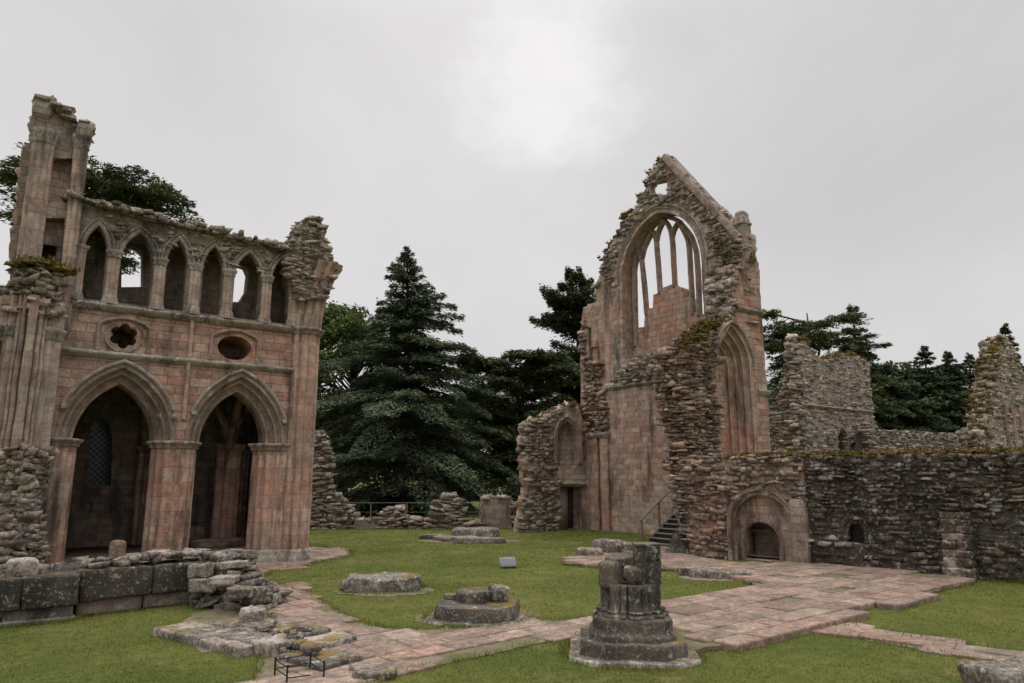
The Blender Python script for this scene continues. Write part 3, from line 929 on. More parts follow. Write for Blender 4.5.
# tower fragment rising at the left end
tout = LF.pxs([(20, 253), (33, 143), (35, 98), (53, 95), (55, 106), (63, 110), (72, 119), (80, 123), (88, 126), (87, 143), (79, 200), (67, 290)])
tout = [(.1, 6.2)] + tout + [(1.15, 6.2)]
dk = LF.pxs([(43.5, 218), (65, 218), (58, 300), (36, 300)])
pn = LF.pxs([(52, 158), (73, 158), (67, 202), (46.5, 202)])
mb = MB(); wall(mb, LF, tout, [dk, pn], 1.4, .22, .03, .045, 15, zjit=12.4, front=-.03)
tw = mb.build('tower_fragment', M['ashlar_grey'], LB)
mb = MB(); wall(mb, Frame((0, 23.4), (1, 0)), [(.3, 9.2), (1.2, 9.2), (1.2, 11.9), (.3, 11.9)], (), .1, .3, .02, 0, 3); mb.build('recessed_panel', M['ashlar_worn'], LB)
mb = MB(); box(mb, (.0, 24.3, 6.2), (1.4, 24.4, 10.4)); mb.build('rear_panel', M['inner'], LB)
def lean_shaft(name, pa, pb, shafts, core, mat, capz=None, seed=0, y=22.98):
    (x0, z0), (x1, z1) = pa, pb
    n = int((z1 - z0) / .3)
    zs = [(z0 + (z1 - z0) * i / n, 1, 0, ((x1 - x0) * i / n, 0)) for i in range(n + 1)]
    mb = MB(); loft(mb, cluster(shafts, core, 60), (x0, y), zs, .015, 2.5, seed)
    o = mb.build(name, mat, LB)
    mb = MB()
    loft(mb, cluster(shafts, core, 60), (x1, y), [(z1 - .35, 1, .0), (z1 - .3, 1, .04), (z1 - .24, 1, .02), (z1 - .05, 1, .06), (z1 + .02, 1, .08), (z1 + .1, 1, .05)], .02, 4, seed)
    mb.build('capital', M['string'], o)
a0 = LF.px(30, 253); a1 = LF.px(45, 135)
lean_shaft('tower_shaft', (a0[0], 6.6), a1, [(-.2, -.02, .09), (-.07, -.1, .09), (.07, -.12, .085), (.19, -.04, .08)], .12, M['shaft_grey'], seed=3)
a0 = LF.px(69, 268); a1 = LF.px(82, 140)
lean_shaft('tower_shaft', (a0[0], 6.6), a1, [(-.11, -.02, .075), (0, -.08, .08), (.11, -.02, .075)], .08, M['shaft'], seed=4)
mb = MB()
rg = np.random.default_rng(8)
pts = [np.array((s, 23.3, z)) for s, z in LF.pxs([(53, 100), (56, 108), (65, 112), (73, 121), (88, 127)])]
topping(mb, pts, .8, (.3, .28, .16), 6, 2, drop=.1)
b = LF.px(45, 100)
block(mb, (b[0], 23.2, b[1] - .25), (.5, .5, .55), .1, 4, 6, .06, 3, 4)
block(mb, (b[0], 23.2, b[1] + .05), (.56, .55, .16), .05, 4, 6, .04, 3, 6)
b = LF.px(87, 142); block(mb, (b[0] - .1, 22.98, b[1] + .25), (.42, .42, .5), .1, 4, 7, .05, 3, 8)
mb.build('broken_top', M['turret'], LB)
# set-back strip on the far left of the tower
fb = Frame((0, 23.7), (1, 0))
mb = MB(); wall(mb, fb, [(-.9, 0)] + fb.pxs([(5, 350), (12, 253), (23, 148), (28, 141), (36, 143), (30, 253)]) + [(.6, 0)], (), 1.0, .3, .04, .04, 8, zjit=9)
mb.build('side_buttress', M['ashlar_grey'], LB)

# crossing pier: cluster of shafts standing forward at the left edge, broken off and mossy
px0 = Frame((0, 22.1), (1, 0))
xm = .50
cs = [(-.64, .0, .115), (-.52, -.14, .045), (-.42, -.25, .085), (-.29, -.35, .045), (-.18, -.42, .06), (0, -.52, .105), (.18, -.42, .06), (.29, -.35, .045), (.42, -.25, .085), (.52, -.14, .045), (.62, -.02, .115), (-.5, .3, .15), (.5, .3, .15)]
mb = MB()
loft(mb, cluster(cs, .2, 220), (xm, 22.2), zsteps(2.4, 7.3, .3), .02, 2, 4)
cp = mb.build('crossing_pier', M['shaft_grey'], LB)
for (x, y, r) in (cs[0], cs[2], cs[8], cs[10]):
    mb = MB(); loft(mb, ngon(14, r, 0, 1), (xm + x, 22.2 + y), [(6.2, 1, .0), (6.24, 1, .04), (6.3, 1, .03), (6.38, 1, .06), (6.46, 1, .1), (6.52, 1, .1), (6.55, 1, .02)], .01, 4, 2)
    mb.build('capital', M['string'], cp)
mb = MB()
stones(mb, [(xm - .66, 22.06, z) for z in np.arange(3.2, 6.1, .13)], np.full((23, 3), .085), np.full(23, .7), np.random.default_rng(1), jit=.1)
mb.build('dogtooth_moulding', M['mould'], cp)
mb = MB()
rg = np.random.default_rng(9); C = []; S = []; R = []
for zz in np.arange(6.9, 8.1, .08):
    t = (zz - 6.9) / 1.1
    for _ in range(13):
        a = rg.uniform(0, 6.28); r = rg.uniform(.15, .62 - .12 * t)
        C.append((xm + r * math.cos(a) * 1.05, 22.15 + r * math.sin(a) * .8, zz)); S.append((rg.uniform(.14, .4), rg.uniform(.2, .35), rg.uniform(.06, .16))); R.append(rg.normal(0, .4))
stones(mb, C, S, R, rg, tilt=.25); mb.build('broken_top', M['rubble'], cp)
moss_patch('moss', cp, [(xm - .55, 21.9, 8.1), (xm, 21.8, 8.22), (xm + .6, 21.95, 8.1), (xm + .1, 22.3, 8.25), (xm - .4, 22.1, 8.2)], 130, (.12, .12, .04), .2, 3)
# rubble core showing below it
mb = MB(); C = []; S = []; R = []
for zz in np.arange(.0, 3.35, .09):
    for _ in range(16):
        a = rg.uniform(3.0, 6.6) if rg.random() < .8 else rg.uniform(0, 6.28)
        r = rg.uniform(.5, .66) + (.12 * math.sin(zz * 2.2)) + .08 * math.sin(a * 5 + zz * 3)
        C.append((xm + .02 + r * math.cos(a) * .95, 22.15 + r * math.sin(a), zz)); S.append((rg.uniform(.14, .45), rg.uniform(.2, .4), rg.uniform(.07, .2))); R.append(rg.normal(0, .3))
stones(mb, C, S, R, rg, tilt=.25)
loft(mb, ngon(8, .55, 0, 2), (xm, 22.15), [(0, 1), (2.8, 1), (3.2, .8)], .05, 2, 1)
mb.build('rubble_core', M['rubble'], LB)

# the chapel inside
rear = Frame((0, 28.6), (1, 0))
win = rear.pxs([(89, 486), (90, 436), (92, 425), (97, 418), (102, 417), (107, 421), (111, 430), (112, 440), (111, 486)])
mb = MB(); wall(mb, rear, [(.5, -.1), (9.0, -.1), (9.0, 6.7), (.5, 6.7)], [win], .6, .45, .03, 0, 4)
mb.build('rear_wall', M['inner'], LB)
mb = MB()
cx = np.mean([a for a, b in win]); W = np.array(win)
P3 = rear.P(W[:, 0], W[:, 1], -.25)
mb.add(P3, [list(range(len(P3)))])
wi = mb.build('leaded_window', M['pane'], LB)
mb = MB()
lo = W.min(0); hi = W.max(0)
for t in np.arange(-2, 4, .2):
    for sg in (1, -1):
        sm = [(lo[0] + (t + sg * u) * 1.0, lo[1] + u) for u in np.linspace(0, hi[1] - lo[1], 60)]
        sm = np.array(sm); ok = inside(W, sm)
        if ok.sum() > 3:
            q = sm[ok]; tube(mb, rear.P(q[[0, -1], 0], q[[0, -1], 1], -.23), .012, 4)
mb.build('lead', M['lead'], wi)
mb = MB()
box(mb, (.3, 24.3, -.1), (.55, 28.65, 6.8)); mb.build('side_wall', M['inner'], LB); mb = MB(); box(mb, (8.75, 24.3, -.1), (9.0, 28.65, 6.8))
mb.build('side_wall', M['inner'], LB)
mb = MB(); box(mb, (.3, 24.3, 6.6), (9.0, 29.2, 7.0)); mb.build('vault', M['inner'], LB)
mb = MB()
for x0, x1, a, b in ((1.4, 4.5, 24.4, 28.5), (4.5, 1.4, 24.4, 28.5), (4.6, 7.6, 24.4, 28.5), (7.6, 4.6, 24.4, 28.5), (4.55, 4.55, 24.3, 28.5), (7.6, 7.6, 24.3, 28.5)):
    pts = [(x0 + (x1 - x0) * t, a + (b - a) * t, 3.5 + 3.0 * math.sqrt(max(0, 1 - (2 * t - 1) ** 2))) for t in np.linspace(0, 1, 20)]
    tube(mb, pts, .12, 7)
mb.build('vault_rib', M['mould'], LB)
for x, sd in ((4.55, 1), (7.9, 2)):
    mb = MB(); sh = [(-.18, -.1, .09), (0, -.2, .1), (.18, -.1, .09)]
    loft(mb, cluster(sh, .15, 48), (x, 28.4), zsteps(.3, 3.5, .4), .015, 2, sd)
    o = mb.build('wall_shaft', M['shaft'], LB)
    mb = MB(); loft(mb, cluster(sh, .15, 48), (x, 28.4), [(3.45, 1), (3.5, 1, .05), (3.6, 1, .1), (3.7, 1, .1)], .01, 2, sd); mb.build('capital', M['mould'], o)
# inner dividing pier with tall lancets seen through the right arch
mb = MB(); loft(mb, cluster([(-.3, -.1, .14), (-.08, -.25, .12), (.14, -.22, .12), (.3, 0, .14)], .22, 60), (6.9, 26.5), zsteps(0, 3.6, .4), .02, 2, 3); o = mb.build('inner_pier', M['shaft'], LB)
mb = MB(); loft(mb, cluster([(-.3, -.1, .14), (-.08, -.25, .12), (.14, -.22, .12), (.3, 0, .14)], .22, 60), (6.9, 26.5), [(3.55, 1), (3.6, 1, .06), (3.7, 1, .12), (3.78, 1, .12)], .01, 2, 3); mb.build('capital', M['mould'], o)
mb = MB()
for x0, x1, a, b in ((6.9, 6.9, 26.5, 23.6), (6.9, 4.6, 26.5, 26.5), (6.9, 8.8, 26.5, 26.5), (6.9, 6.9, 26.5, 28.5)):
    pts = [(x0 + (x1 - x0) * t, a + (b - a) * t, 3.7 + 2.5 * math.sin(min(1, t * 1.0) * math.pi / 2) ** .6) for t in np.linspace(0, 1, 14)]
    tube(mb, pts, .15, 7)
mb.build('vault_rib', M['mould'], LB)
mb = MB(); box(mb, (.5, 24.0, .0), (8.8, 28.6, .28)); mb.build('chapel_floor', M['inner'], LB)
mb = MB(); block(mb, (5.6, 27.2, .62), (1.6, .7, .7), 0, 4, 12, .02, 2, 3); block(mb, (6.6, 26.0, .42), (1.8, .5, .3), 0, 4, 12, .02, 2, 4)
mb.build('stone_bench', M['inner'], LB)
mb = MB(); block(mb, (6.05, 23.45, .16), (2.1, 1.1, .44), 0, 6, 14, .03, 2, 6); mb.build('sill_wall', M['plinth'], LB)
mb = MB(); block(mb, (2.9, 23.45, .1), (2.2, 1.0, .36), 0, 6, 14, .03, 2, 7); mb.build('sill_wall', M['plinth'], LB)
mb = MB(); block(mb, (3.12, 22.6, .62), (.42, .16, .62), .1, 5, 4, .02, 3, 6)
tag(mb.build('grave_slab', M['rubble_pink'], None, org=(3.12, 22.6, .3)), 'small rounded pinkish headstone showing above the low wall in front of the left arch', 'headstone')
# ================================================================== the gable on the right
GF = Frame((25, 0), (0, -1))
GB = thing('transept_gable', 'towering ruined gable with a huge traceried window, steep coping and a blind arch beside it', 'ruin', (24.5, 22, 0))
go = GF.pxs([(581, 420), (580, 330), (584, 308), (596, 300), (597, 285), (600, 268), (606, 255), (613, 241), (621, 224), (628, 217), (634, 213), (640, 200), (643, 195)])
gu = GF.pxs([(640, 200), (648, 184), (651, 172), (656, 165), (664, 158), (672, 164), (700, 192), (735, 230), (738, 236)])
wc, ww, wz, wh = -22.0, 2.52, 12.35, 2.98
gwin = arch(wc, ww, wz, wh, 8.35, 16)
right = -17.25
slot = GF.pxs([(588, 328), (592, 327), (593, 384), (589, 386)])
zz = GF.px(643, 195)[1]
gpoly = [(-27.6, -.3)] + go + [(GF.px(715, 206)[0], GF.px(715, 206)[1]), GF.px(735, 230), (right, 13.0), (right, -.3)]
mb = MB(); wall(mb, GF, gpoly, [gwin, slot], .95, .33, .05, .07, 21, zjit=9)
mb.build('gable_wall', M['ashlar_worn'], GB)
hole = GF.pxs([(649, 184), (667, 180), (667, 204), (655, 207)])
mb = MB(); wall(mb, GF, [GF.px(638, 203)] + gu + [GF.px(716, 207)], [hole], .36, .25, .05, .08, 22)
mb.build('gable_peak', M['ashlar_grey'], GB)
# window arch mouldings
mb = MB()
sweep(mb, GF, arch(wc, ww, wz, wh, 9.3, 16), orders(.34, .04, [(.16, .16), (.18, .35)], .05), .02, 1)
tr = mb.build('window_arch', M['mould'], GB)
mb = MB(); p = arch_off(wc, ww, wz, wh, wz, .34, 16); sweep(mb, GF, p, [(-.02, 0), (0, .07), (.05, .09), (.09, .06), (.1, 0)], .03, 3); mb.build('hood_mould', M['string'], tr)
# tracery in a plane set 0.7 m back
TD = -.7
TF = Frame((25 - TD, 0), (0, -1))
def zp(lst): return [(560 + a / 3.105, 140 + b / 3.105) for a, b in lst]
inf = TF.pxs(zp([(205, 690), (232, 632), (245, 630), (245, 582), (262, 580), (262, 525), (288, 520), (288, 482), (318, 468), (320, 458), (345, 447), (362, 452), (383, 460), (385, 490), (405, 490), (410, 535), (430, 540), (450, 540), (455, 690)]))
mb = MB(); wall(mb, TF, [(max(a, wc - ww - .1), b) for a, b in inf], (), .45, .3, .02, .015, 5)
win = mb.build('window_infill', M['ashlar'], GB)
def mull(pts, w=.09, d=.18):
    P = TF.pxs(zp(pts))
    # smooth the polyline
    q = np.array(P)
    t = np.linspace(0, len(q) - 1, 5 * len(q)); i = np.arange(len(q))
    s = np.interp(t, i, q[:, 0]); z = np.interp(t, i, q[:, 1])
    for _ in range(3):
        s[1:-1] = (s[:-2] + 2 * s[1:-1] + s[2:]) / 4; z[1:-1] = (z[:-2] + 2 * z[1:-1] + z[2:]) / 4
    m = MB()
    sweep(m, TF, list(zip(s, z)), [(-w, -d), (-w * 1.05, -.03), (-w * .55, .07), (0, .10), (w * .55, .07), (w * 1.05, -.03), (w, -d), (0, -d - .12), (-w, -d)], .012, len(pts))
    return m.build('mullion', M['mould'], GB)
mull([(266, 540), (262, 480), (256, 420), (250, 370), (243, 345), (236, 330)])
mull([(250, 370), (258, 335), (272, 305), (290, 280)])
mull([(308, 475), (303, 400), (298, 340), (296, 310), (290, 290), (278, 278)])
mull([(297, 312), (302, 285), (312, 262), (322, 246)])
mull([(354, 455), (350, 380), (346, 310), (342, 285), (333, 262), (320, 246)])
mull([(345, 300), (350, 280), (360, 262), (372, 250)])
mull([(411, 540), (406, 470), (402, 400), (399, 345), (396, 318), (388, 295), (374, 270), (360, 248)])
mull([(234, 640), (231, 560), (229, 470), (228, 400), (236, 360), (248, 320), (266, 290), (292, 258), (322, 240)], .11)
mull([(430, 545), (428, 480), (425, 400), (420, 345), (408, 305), (392, 280), (360, 246), (330, 238)], .10)
# coping, pinnacle
a = GF.px(664, 158); b = GF.px(739, 239)
mb = MB(); bar(mb, GF, a[0], a[1] + .02, b[0], b[1], [(-.08, .14), (.17, .16), (.22, .0), (.22, -.6), (-.08, -.62)], .02, 4)
mb.build('coping', M['ashlar_grey'], GB)
mb = MB()
pn = GF.px(745, 262, -.3); pt = GF.px(745, 219, -.3)
block(mb, (25.3, -pn[0], (pn[1] + pt[1]) / 2), (.6, .5, pt[1] - pn[1] + .3), .05, 6, 12, .03, 2.5, 3, taper=.92)
block(mb, (25.3, -pn[0], pt[1] + .1), (.56, .46, .5), .1, 6, 8, .05, 4, 5, taper=.85)
block(mb, (25.3, -pn[0], pt[1] - .2), (.68, .56, .12), .05, 6, 10, .03, 4, 6)
mb.build('pinnacle', M['turret'], GB)
# rubble faces of the gable
mb = MB()
ring_o = [(-27.6, 9.2)] + go[1:] + [GF.px(700, 195), GF.px(735, 230), (right, 12.9), (right, 8.0), (-18.6, 8.0), (-18.6, 9.3)]
ho = arch_off(wc, ww, wz, wh, 7, .42, 16)
rubble(mb, GF, [(-25.6, 12.9)] + go[5:] + [GF.px(700, 195), GF.px(735, 230), (right - .2, 12.9), (-17.7, 11.8), (-18.0, 8.6), (-18.6, 8.6), (-18.6, 12.2), (-25, 12.2)], (.28, .18, .3), .03, 51, [ho], tilt=.2)
rubble(mb, GF, gu + [GF.px(715, 206), GF.px(638, 203)], (.27, .17, .3), .03, 52, [hole], tilt=.2)
for i in range(len(go) - 4):
    pass
topping(mb, [tuple(GF.P(a, b, -.5)) for a, b in go[3:]], .9, (.35, .3, .2), 53, 1, (1, 0), drop=.1)
topping(mb, [tuple(GF.P(a, b, -.25)) for a, b in gu[:5]], .4, (.3, .25, .18), 54, 1, (1, 0), drop=.08)
rubble(mb, GF, [(-19.0, 8.3), (-17.3, 8.3), (-17.3, 12.8), (-18.0, 12.6), (-18.6, 11.2), (-18.8, 10)], (.25, .15, .7), .15, 641, depth=lambda s_, z: .22 * noise.noise((s_ * 1.3, z * 1.1, 7)), tilt=.15)
mb.build('gable_rubble', M['rubble'], GB)
mb = MB(); rubble(mb, GF, [(-24.5, 7.15), (-18.3, 7.15), (-18.3, 8.9), (-21, 8.6), (-24.4, 8.45)], (.32, .21, .5), .12, 56, tilt=.25, depth=lambda s, z: -.45 * max(0, z - 8.1) / .5)
rubble(mb, GF, [(-26, 6.9), (-25.1, 6.9), (-24.4, 7.2), (-24.4, 8.4), (-25.0, 7.7)], (.36, .19, .3), .03, 57)
mb.build('sill_rubble', M['rubble'], GB)
mb = MB(); bar(mb, GF, -26.3, 7.0, -20.9, 7.05, STRING, .03, 7); mb.build('string_course', M['string'], GB)
# moss
def gmoss(px_pts, dp, n, seed, up=.05, sg=(.12, .08, .05)):
    moss_patch('moss', GB, [tuple(GF.P(a, b_ + up, dp)) for a, b_ in GF.pxs(px_pts, dp)], n, sg, .17, seed)
gmoss([(662, 160), (656, 167), (651, 176), (648, 186)], -.2, 70, 1)
gmoss([(643, 197), (640, 203)], -.4, 30, 2)
gmoss([(634, 212), (628, 215), (622, 220)], -.5, 50, 7)
gmoss([(613, 243), (607, 254), (603, 262)], -.5, 30, 3)
gmoss([(712, 238), (722, 250), (729, 262)], .08, 36, 4)
gmoss([(740, 259), (748, 258), (756, 262)], -.4, 24, 5)
# shafts at the left of the window and at the corner
for i, (s, z0, z1, r) in enumerate(((-26.55, 9.3, 10.7, .15), (-25.6, 7.2, 11.6, .1))):
    mb = MB(); loft(mb, cluster([(0, -.1, r), (0, .1, r)], r, 32), tuple(GF.P(s, 0, -.02)[:2]), zsteps(z0, z1, .4), .02, 2, i); mb.build('shaft', M['shaft'], GB)
for i, (s, z1, rr) in enumerate(((-26.75, 4.6, .3), (-25.95, 4.6, .17))):
    mb = MB(); sh = [(-.1, -rr * .7, .14), (-.2, 0, .15), (-.1, rr * .7, .14)]
    loft(mb, cluster(sh, rr * .7, 48), tuple(GF.P(s, 0, .0)[:2]), zsteps(-.1, z1, .4), .02, 2, i); o = mb.build('corner_shaft', M['shaft'], GB)
    mb = MB(); loft(mb, cluster(sh, rr * .7, 48), tuple(GF.P(s, 0, .0)[:2]), [(z1 - .1, 1), (z1 - .05, 1, .05), (z1 + .1, 1, .14), (z1 + .2, 1, .12)], .03, 3, i); mb.build('capital', M['string'], o)
# broken springing over the corner
mb = MB(); rubble(mb, GF, [(-27.5, 4.8), (-25.9, 4.8), (-25.7, 6.2), (-26.2, 7.2), (-26.0, 8.2), (-27.4, 9.0)], (.3, .2, .4), .18, 58, tilt=.15)
rubble(mb, GF, [(-27.75, 9.0), (-27.2, 9.0), (-27.1, 10.9), (-27.6, 10.9)], (.3, .22, .4), .1, 59)
mb.build('rubble_core', M['rubble_pink'], GB)

# wall with niche and door, running towards the left from the gable
EF = Frame((0, 27.5), (1, 0))
eo = [(24.98, -.3)] + [(24.98, EF.px(594, 440)[1])] + EF.pxs([(590, 422), (583, 411), (571, 405), (562, 408), (554, 413), (546, 419), (536, 420), (528, 425), (527, 450), (529, 470), (531, 490), (526, 505), (522, 530)])
eo = [(min(a, 24.98), b) for a, b in eo]
eo[-1] = (eo[-1][0], -.3)
nic = EF.pxs([(558, 466), (557, 436), (561, 427), (567, 421), (572, 425), (576, 434), (577, 466)])
nic = [(min(a, 24.9), b) for a, b in nic]
dor = EF.pxs([(560, 530), (560, 487), (583, 487), (583.5, 530)])
dor = [(a, max(b, -.1)) for a, b in dor]
mb = MB(); wall(mb, EF, eo, [nic, dor], .8, .3, .05, .09, 31, zjit=.6)
ew = mb.build('east_wall', M['ashlar_worn'], GB)
mb = MB(); wall(mb, Frame((0, 27.95), (1, 0)), [(22.9, 2.8), (24.97, 2.8), (24.97, 5.6), (22.9, 5.6)], (), .1, .4, .02, 0, 2); mb.build('niche_back', M['ashlar_worn'], ew)
nc = (nic[0][0] + nic[-1][0]) / 2; nw = (nic[-1][0] - nic[0][0]) / 2
mb = MB(); sweep(mb, EF, arch(nc, nw, nic[1][1] - .1, nw * 1.35, 3.3, 8), [(.0, -.2), (.0, .0), (.06, .06), (.16, .03), (.2, .12), (.3, .12), (.34, 0)], .025, 3); mb.build('niche_arch', M['mould'], ew)
mb = MB(); box(mb, (dor[0][0] + .05, 27.8, -.05), (dor[0][0] + .78, 27.9, dor[1][1] - .03)); mb.build('door', M['door'], ew)
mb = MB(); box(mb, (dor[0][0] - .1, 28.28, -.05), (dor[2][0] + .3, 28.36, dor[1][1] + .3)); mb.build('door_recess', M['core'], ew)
mb = MB(); bar(mb, EF, dor[0][0] - .3, dor[1][1] + .12, min(dor[2][0] + .25, 24.9), dor[1][1] + .1, STRING, .02, 6); mb.build('lintel', M['string'], ew)
mb = MB()
dl = dor[0][0]
rubble(mb, EF, [(a + .0, b) for a, b in eo[5:]] + [(dl - .1, -.1), (dl - .1, 2.5), (nic[0][0] - .4, 2.9), (nic[0][0] - .4, 5.0)], (.3, .2, .4), .1, 61, tilt=.15)
topping(mb, [tuple(EF.P(a, b, -.35)) for a, b in eo[3:11]], .7, (.34, .3, .18), 62, 1, (1, 0), drop=.06)
mb.build('rubble_end', M['rubble'], ew)
moss_patch('moss', ew, [tuple(EF.P(min(a, 24.9), b + .08, -.3)) for a, b in EF.pxs([(590, 424), (584, 412), (575, 407), (567, 406)], -.3)], 60, (.15, .15, .05), .2, 8)
moss_patch('moss', ew, [tuple(EF.P(a, b + .08, -.3)) for a, b in EF.pxs([(552, 414), (544, 419), (530, 425)], -.3)], 50, (.15, .15, .05), .2, 9)

# west wall with the tall blind arch
WF = Frame((0, 17.2), (1, 0))
wo = WF.pxs([(757, 262), (748, 257), (740, 262), (736, 275), (733, 290), (732, 303), (731, 316), (724, 322), (717, 332)])
xr = 25.98
wpoly = [(xr, 0), (xr, wo[0][1])] + wo[1:] + [(22.3, 7.7), (22.15, 7.0), (22.2, 5), (22.1, 3), (22.1, 0)]
ac = (23.78, .42, 7.0, .85)
ah = arch_off(*ac, 3.0, .72)
mb = MB(); wall(mb, WF, wpoly, [ah], 1.0, .3, .03, .02, 41, zjit=3.5)
ww_ = mb.build('west_wall', M['ashlar'], GB)
mb = MB()
sweep(mb, WF, arch(ac[0], ac[1], ac[2], ac[3], 3.0, 12), orders(.84, .03, [(.2, .2), (.2, .22), (.2, .22), (.2, .3)], .06), .015, 3)
ba = mb.build('blind_arch', M['shaft'], ww_)
mb = MB(); p = arch_off(*ac, 7.0, .84, 12); sweep(mb, WF, p, [(0, 0), (0, .1), (.06, .14), (.12, .08), (.12, 0)], .02, 4); mb.build('hood_mould', M['string'], ba)
mb = MB(); wall(mb, Frame((0, 17.95), (1, 0)), [(23.2, 3), (24.4, 3), (24.4, 8.2), (23.2, 8.2)], (), .1, .4, .02, 0, 2); mb.build('arch_back', M['ashlar'], ba)
mb = MB(); a = WF.px(735, 307); b = WF.px(762, 316); bar(mb, WF, a[0], (a[1] + b[1]) / 2, xr + .05, (a[1] + b[1]) / 2, STRING, .02, 3); mb.build('string_course', M['string'], GB)
mb = MB(); b = WF.px(762, 392); bar(mb, WF, b[0] - .35, b[1], xr + .06, b[1], [(-.2, 0), (-.16, .06), (0, .14), (.06, .14), (.1, 0)], .03, 3); mb.build('corbel', M['string'], GB)
mb = MB(); rubble(mb, WF, wo[2:] + [(22.2, 7.4), (22.6, 7.9), (23.2, 8.75), (23.75, 9.1), WF.px(735, 300), WF.px(737, 275)], (.3, .2, .36), .1, 63, tilt=.15)
rgw = np.random.default_rng(640); C = []; S = []
lw = [(a, b) for a, b in wo[2:]] + [(22.3, 7.7), (22.15, 6.5)]
for i in range(len(lw) - 1):
    (a0, b0), (a1, b1) = lw[i], lw[i + 1]
    for q in range(int(26 * math.hypot(a1 - a0, b1 - b0) / .6) + 4):
        t_ = rgw.random()
        C.append(WF.P(a0 + (a1 - a0) * t_ + rgw.normal(.02, .08), b0 + (b1 - b0) * t_ + rgw.normal(0, .08), -rgw.uniform(.05, 1.3))); S.append((rgw.uniform(.18, .42), rgw.uniform(.2, .4), rgw.uniform(.1, .24)))
stones(mb, C, S, rgw.normal(0, .3, len(C)), rgw, tilt=.15)
mb.build('wall_rubble', M['rubble'], ww_)

# the broken stump of the crossing pier in front: a mass of rubble
mb = MB()
rf1 = Frame((20.6, 18.7), (0, -1)); rf2 = Frame((20.6, 17.05), (1, 0))
def lump(seed, amp=.22):
    return lambda s, z: amp * noise.noise((s * .8 + seed, z * .7, seed)) + .12 * noise.noise((s * 2 + seed, z * 2, 4))
rubble(mb, rf1, [(1.35, 0), (1.75, 0), (1.75, 7.2), (1.2, 7.5), (.7, 7.3), (.35, 6.9), (.3, 5.8), (.4, 4.8), (.68, 3.6), (1.1, 2)], (.24, .15, .55), .10, 71, depth=lump(1), tilt=.15)
rubble(mb, rf2, [(-.1, 0), (1.75, 0), (1.75, 8.2), (1.2, 7.9), (.6, 7.5), (0, 7.1)], (.24, .15, .55), .10, 72, depth=lump(2), tilt=.15)
topping(mb, [(20.7, 17.9, 7.0), (21.3, 17.9, 7.4), (22.3, 17.9, 8.0)], 1.6, (.4, .3, .2), 73, 2, drop=.05)
rubble(mb, Frame((22.3, 18.8), (0, -1)), [(0, 6.5), (1.6, 6.5), (1.6, 8.3), (0, 8.3)], (.4, .2, .5), .1, 77)
mb.build('rubble_core', M['rubble_pink'], GB)
mb = MB(); box(mb, (20.75, 17.2, 3.0), (22.4, 18.1, 6.9)); box(mb, (20.76, 17.22, -.1), (22.4, 17.7, 3.0)); mb.build('core', M['core'], GB)
moss_patch('moss', GB, [(20.7, 17.3, 7.25), (21.2, 17.4, 7.7), (21.8, 17.3, 8.1), (22.3, 17.35, 8.5), (22.9, 17.4, 8.85)], 300, (.25, .25, .08), .15, 11)
# moulded dark base of that pier
mb = MB()
bo = cluster([(-.5, 0, .3), (0, -.45, .3), (.45, 0, .3), (0, .45, .3)], .45, 60)
bx = G(687, 554.5)
loft(mb, bo, (bx[0] + .1, bx[1] + .0), [(-.05, .8, .35), (.12, .8, .35), (.13, .8, .2), (.30, .8, .18), (.36, .8, .1), (.42, .8, .12), (.50, .8, .03), (.55, .8, .05), (.6, .8, .0), (.7, .75)], .03, 2.5, 4)
mb.build('moulded_plinth', M['black'], GB)
mb = MB()
for i in range(26):
    a = rg.uniform(0, 6.28)
    block(mb, (bx[0] + .3 + .25 * math.cos(a), bx[1] + .0 + .25 * math.sin(a), .66 + rg.uniform(0, .9)), (rg.uniform(.2, .45), rg.uniform(.2, .4), rg.uniform(.12, .24)), a, 3, 9, .04, 3, i)
mb.build('pier_stub', M['rubble'], GB)

# ================================================================== long low cloister wall
c0 = np.array((19.3, 16.9)); c1 = np.array((21.35, 8.2))
CF = Frame(c0, c1 - c0)
CW = thing('cloister_wall', 'long low blackened rubble wall with white lichen, an arched tomb recess and a mossy top', 'stone wall', (20.3, 10, 0))
rl = CF.px(742, 560); rr_ = CF.px(777, 560); rt = CF.px(759, 523)
rc = (rl[0] + rr_[0]) / 2; rw = (rr_[0] - rl[0]) / 2
print('recess', rc, rw, rt)
rh = arch(rc, rw, rt[1] - rw * .95, rw * .95, .05, 10)
au = CF.pxs([(847, 543), (848, 531), (850, 524), (856, 519), (861, 524), (864, 531), (864, 543), (857, 546)])
ctop = [(-1.2, 3.35), (0, 3.3), (2, 3.28), (4, 3.32), (6, 3.25), (8, 3.3), (10, 3.26), (12, 3.32), (25.5, 3.3)]
s810 = CF.px(806, 500)[0]
ol = CF.px(735, 510); orr = CF.px(790, 520); ot = CF.px(765, 495)
oc = (ol[0] + orr[0]) / 2; ow = (orr[0] - ol[0]) / 2
mb = MB(); wall(mb, CF, [(.7, -.2), (s810, -.2), (s810, 3.2), (.4, 3.25)], [arch(oc, ow, 1.35, ot[1] - 1.35, -.1, 12)], .35, .3, .04, 0, 81)
w_ = mb.build('recess_wall', M['ashlar_worn'], CW)
mb = MB(); wall(mb, CF, [(s810, -.2), (25.5, -.2), (25.5, 3.2), (s810, 3.2)], [au], .7, .3, .04, 0, 82)
mb.build('wall', M['black'], CW)
mb = MB()
CB = Frame(CF.p0 - CF.n * 1.15, CF.d)
wall(mb, CB, [(.6, -.2), (s810 + 1.5, -.2), (s810 + 1.5, 3.2), (.6, 3.2)], (), .3, .5, .03, 0, 83)
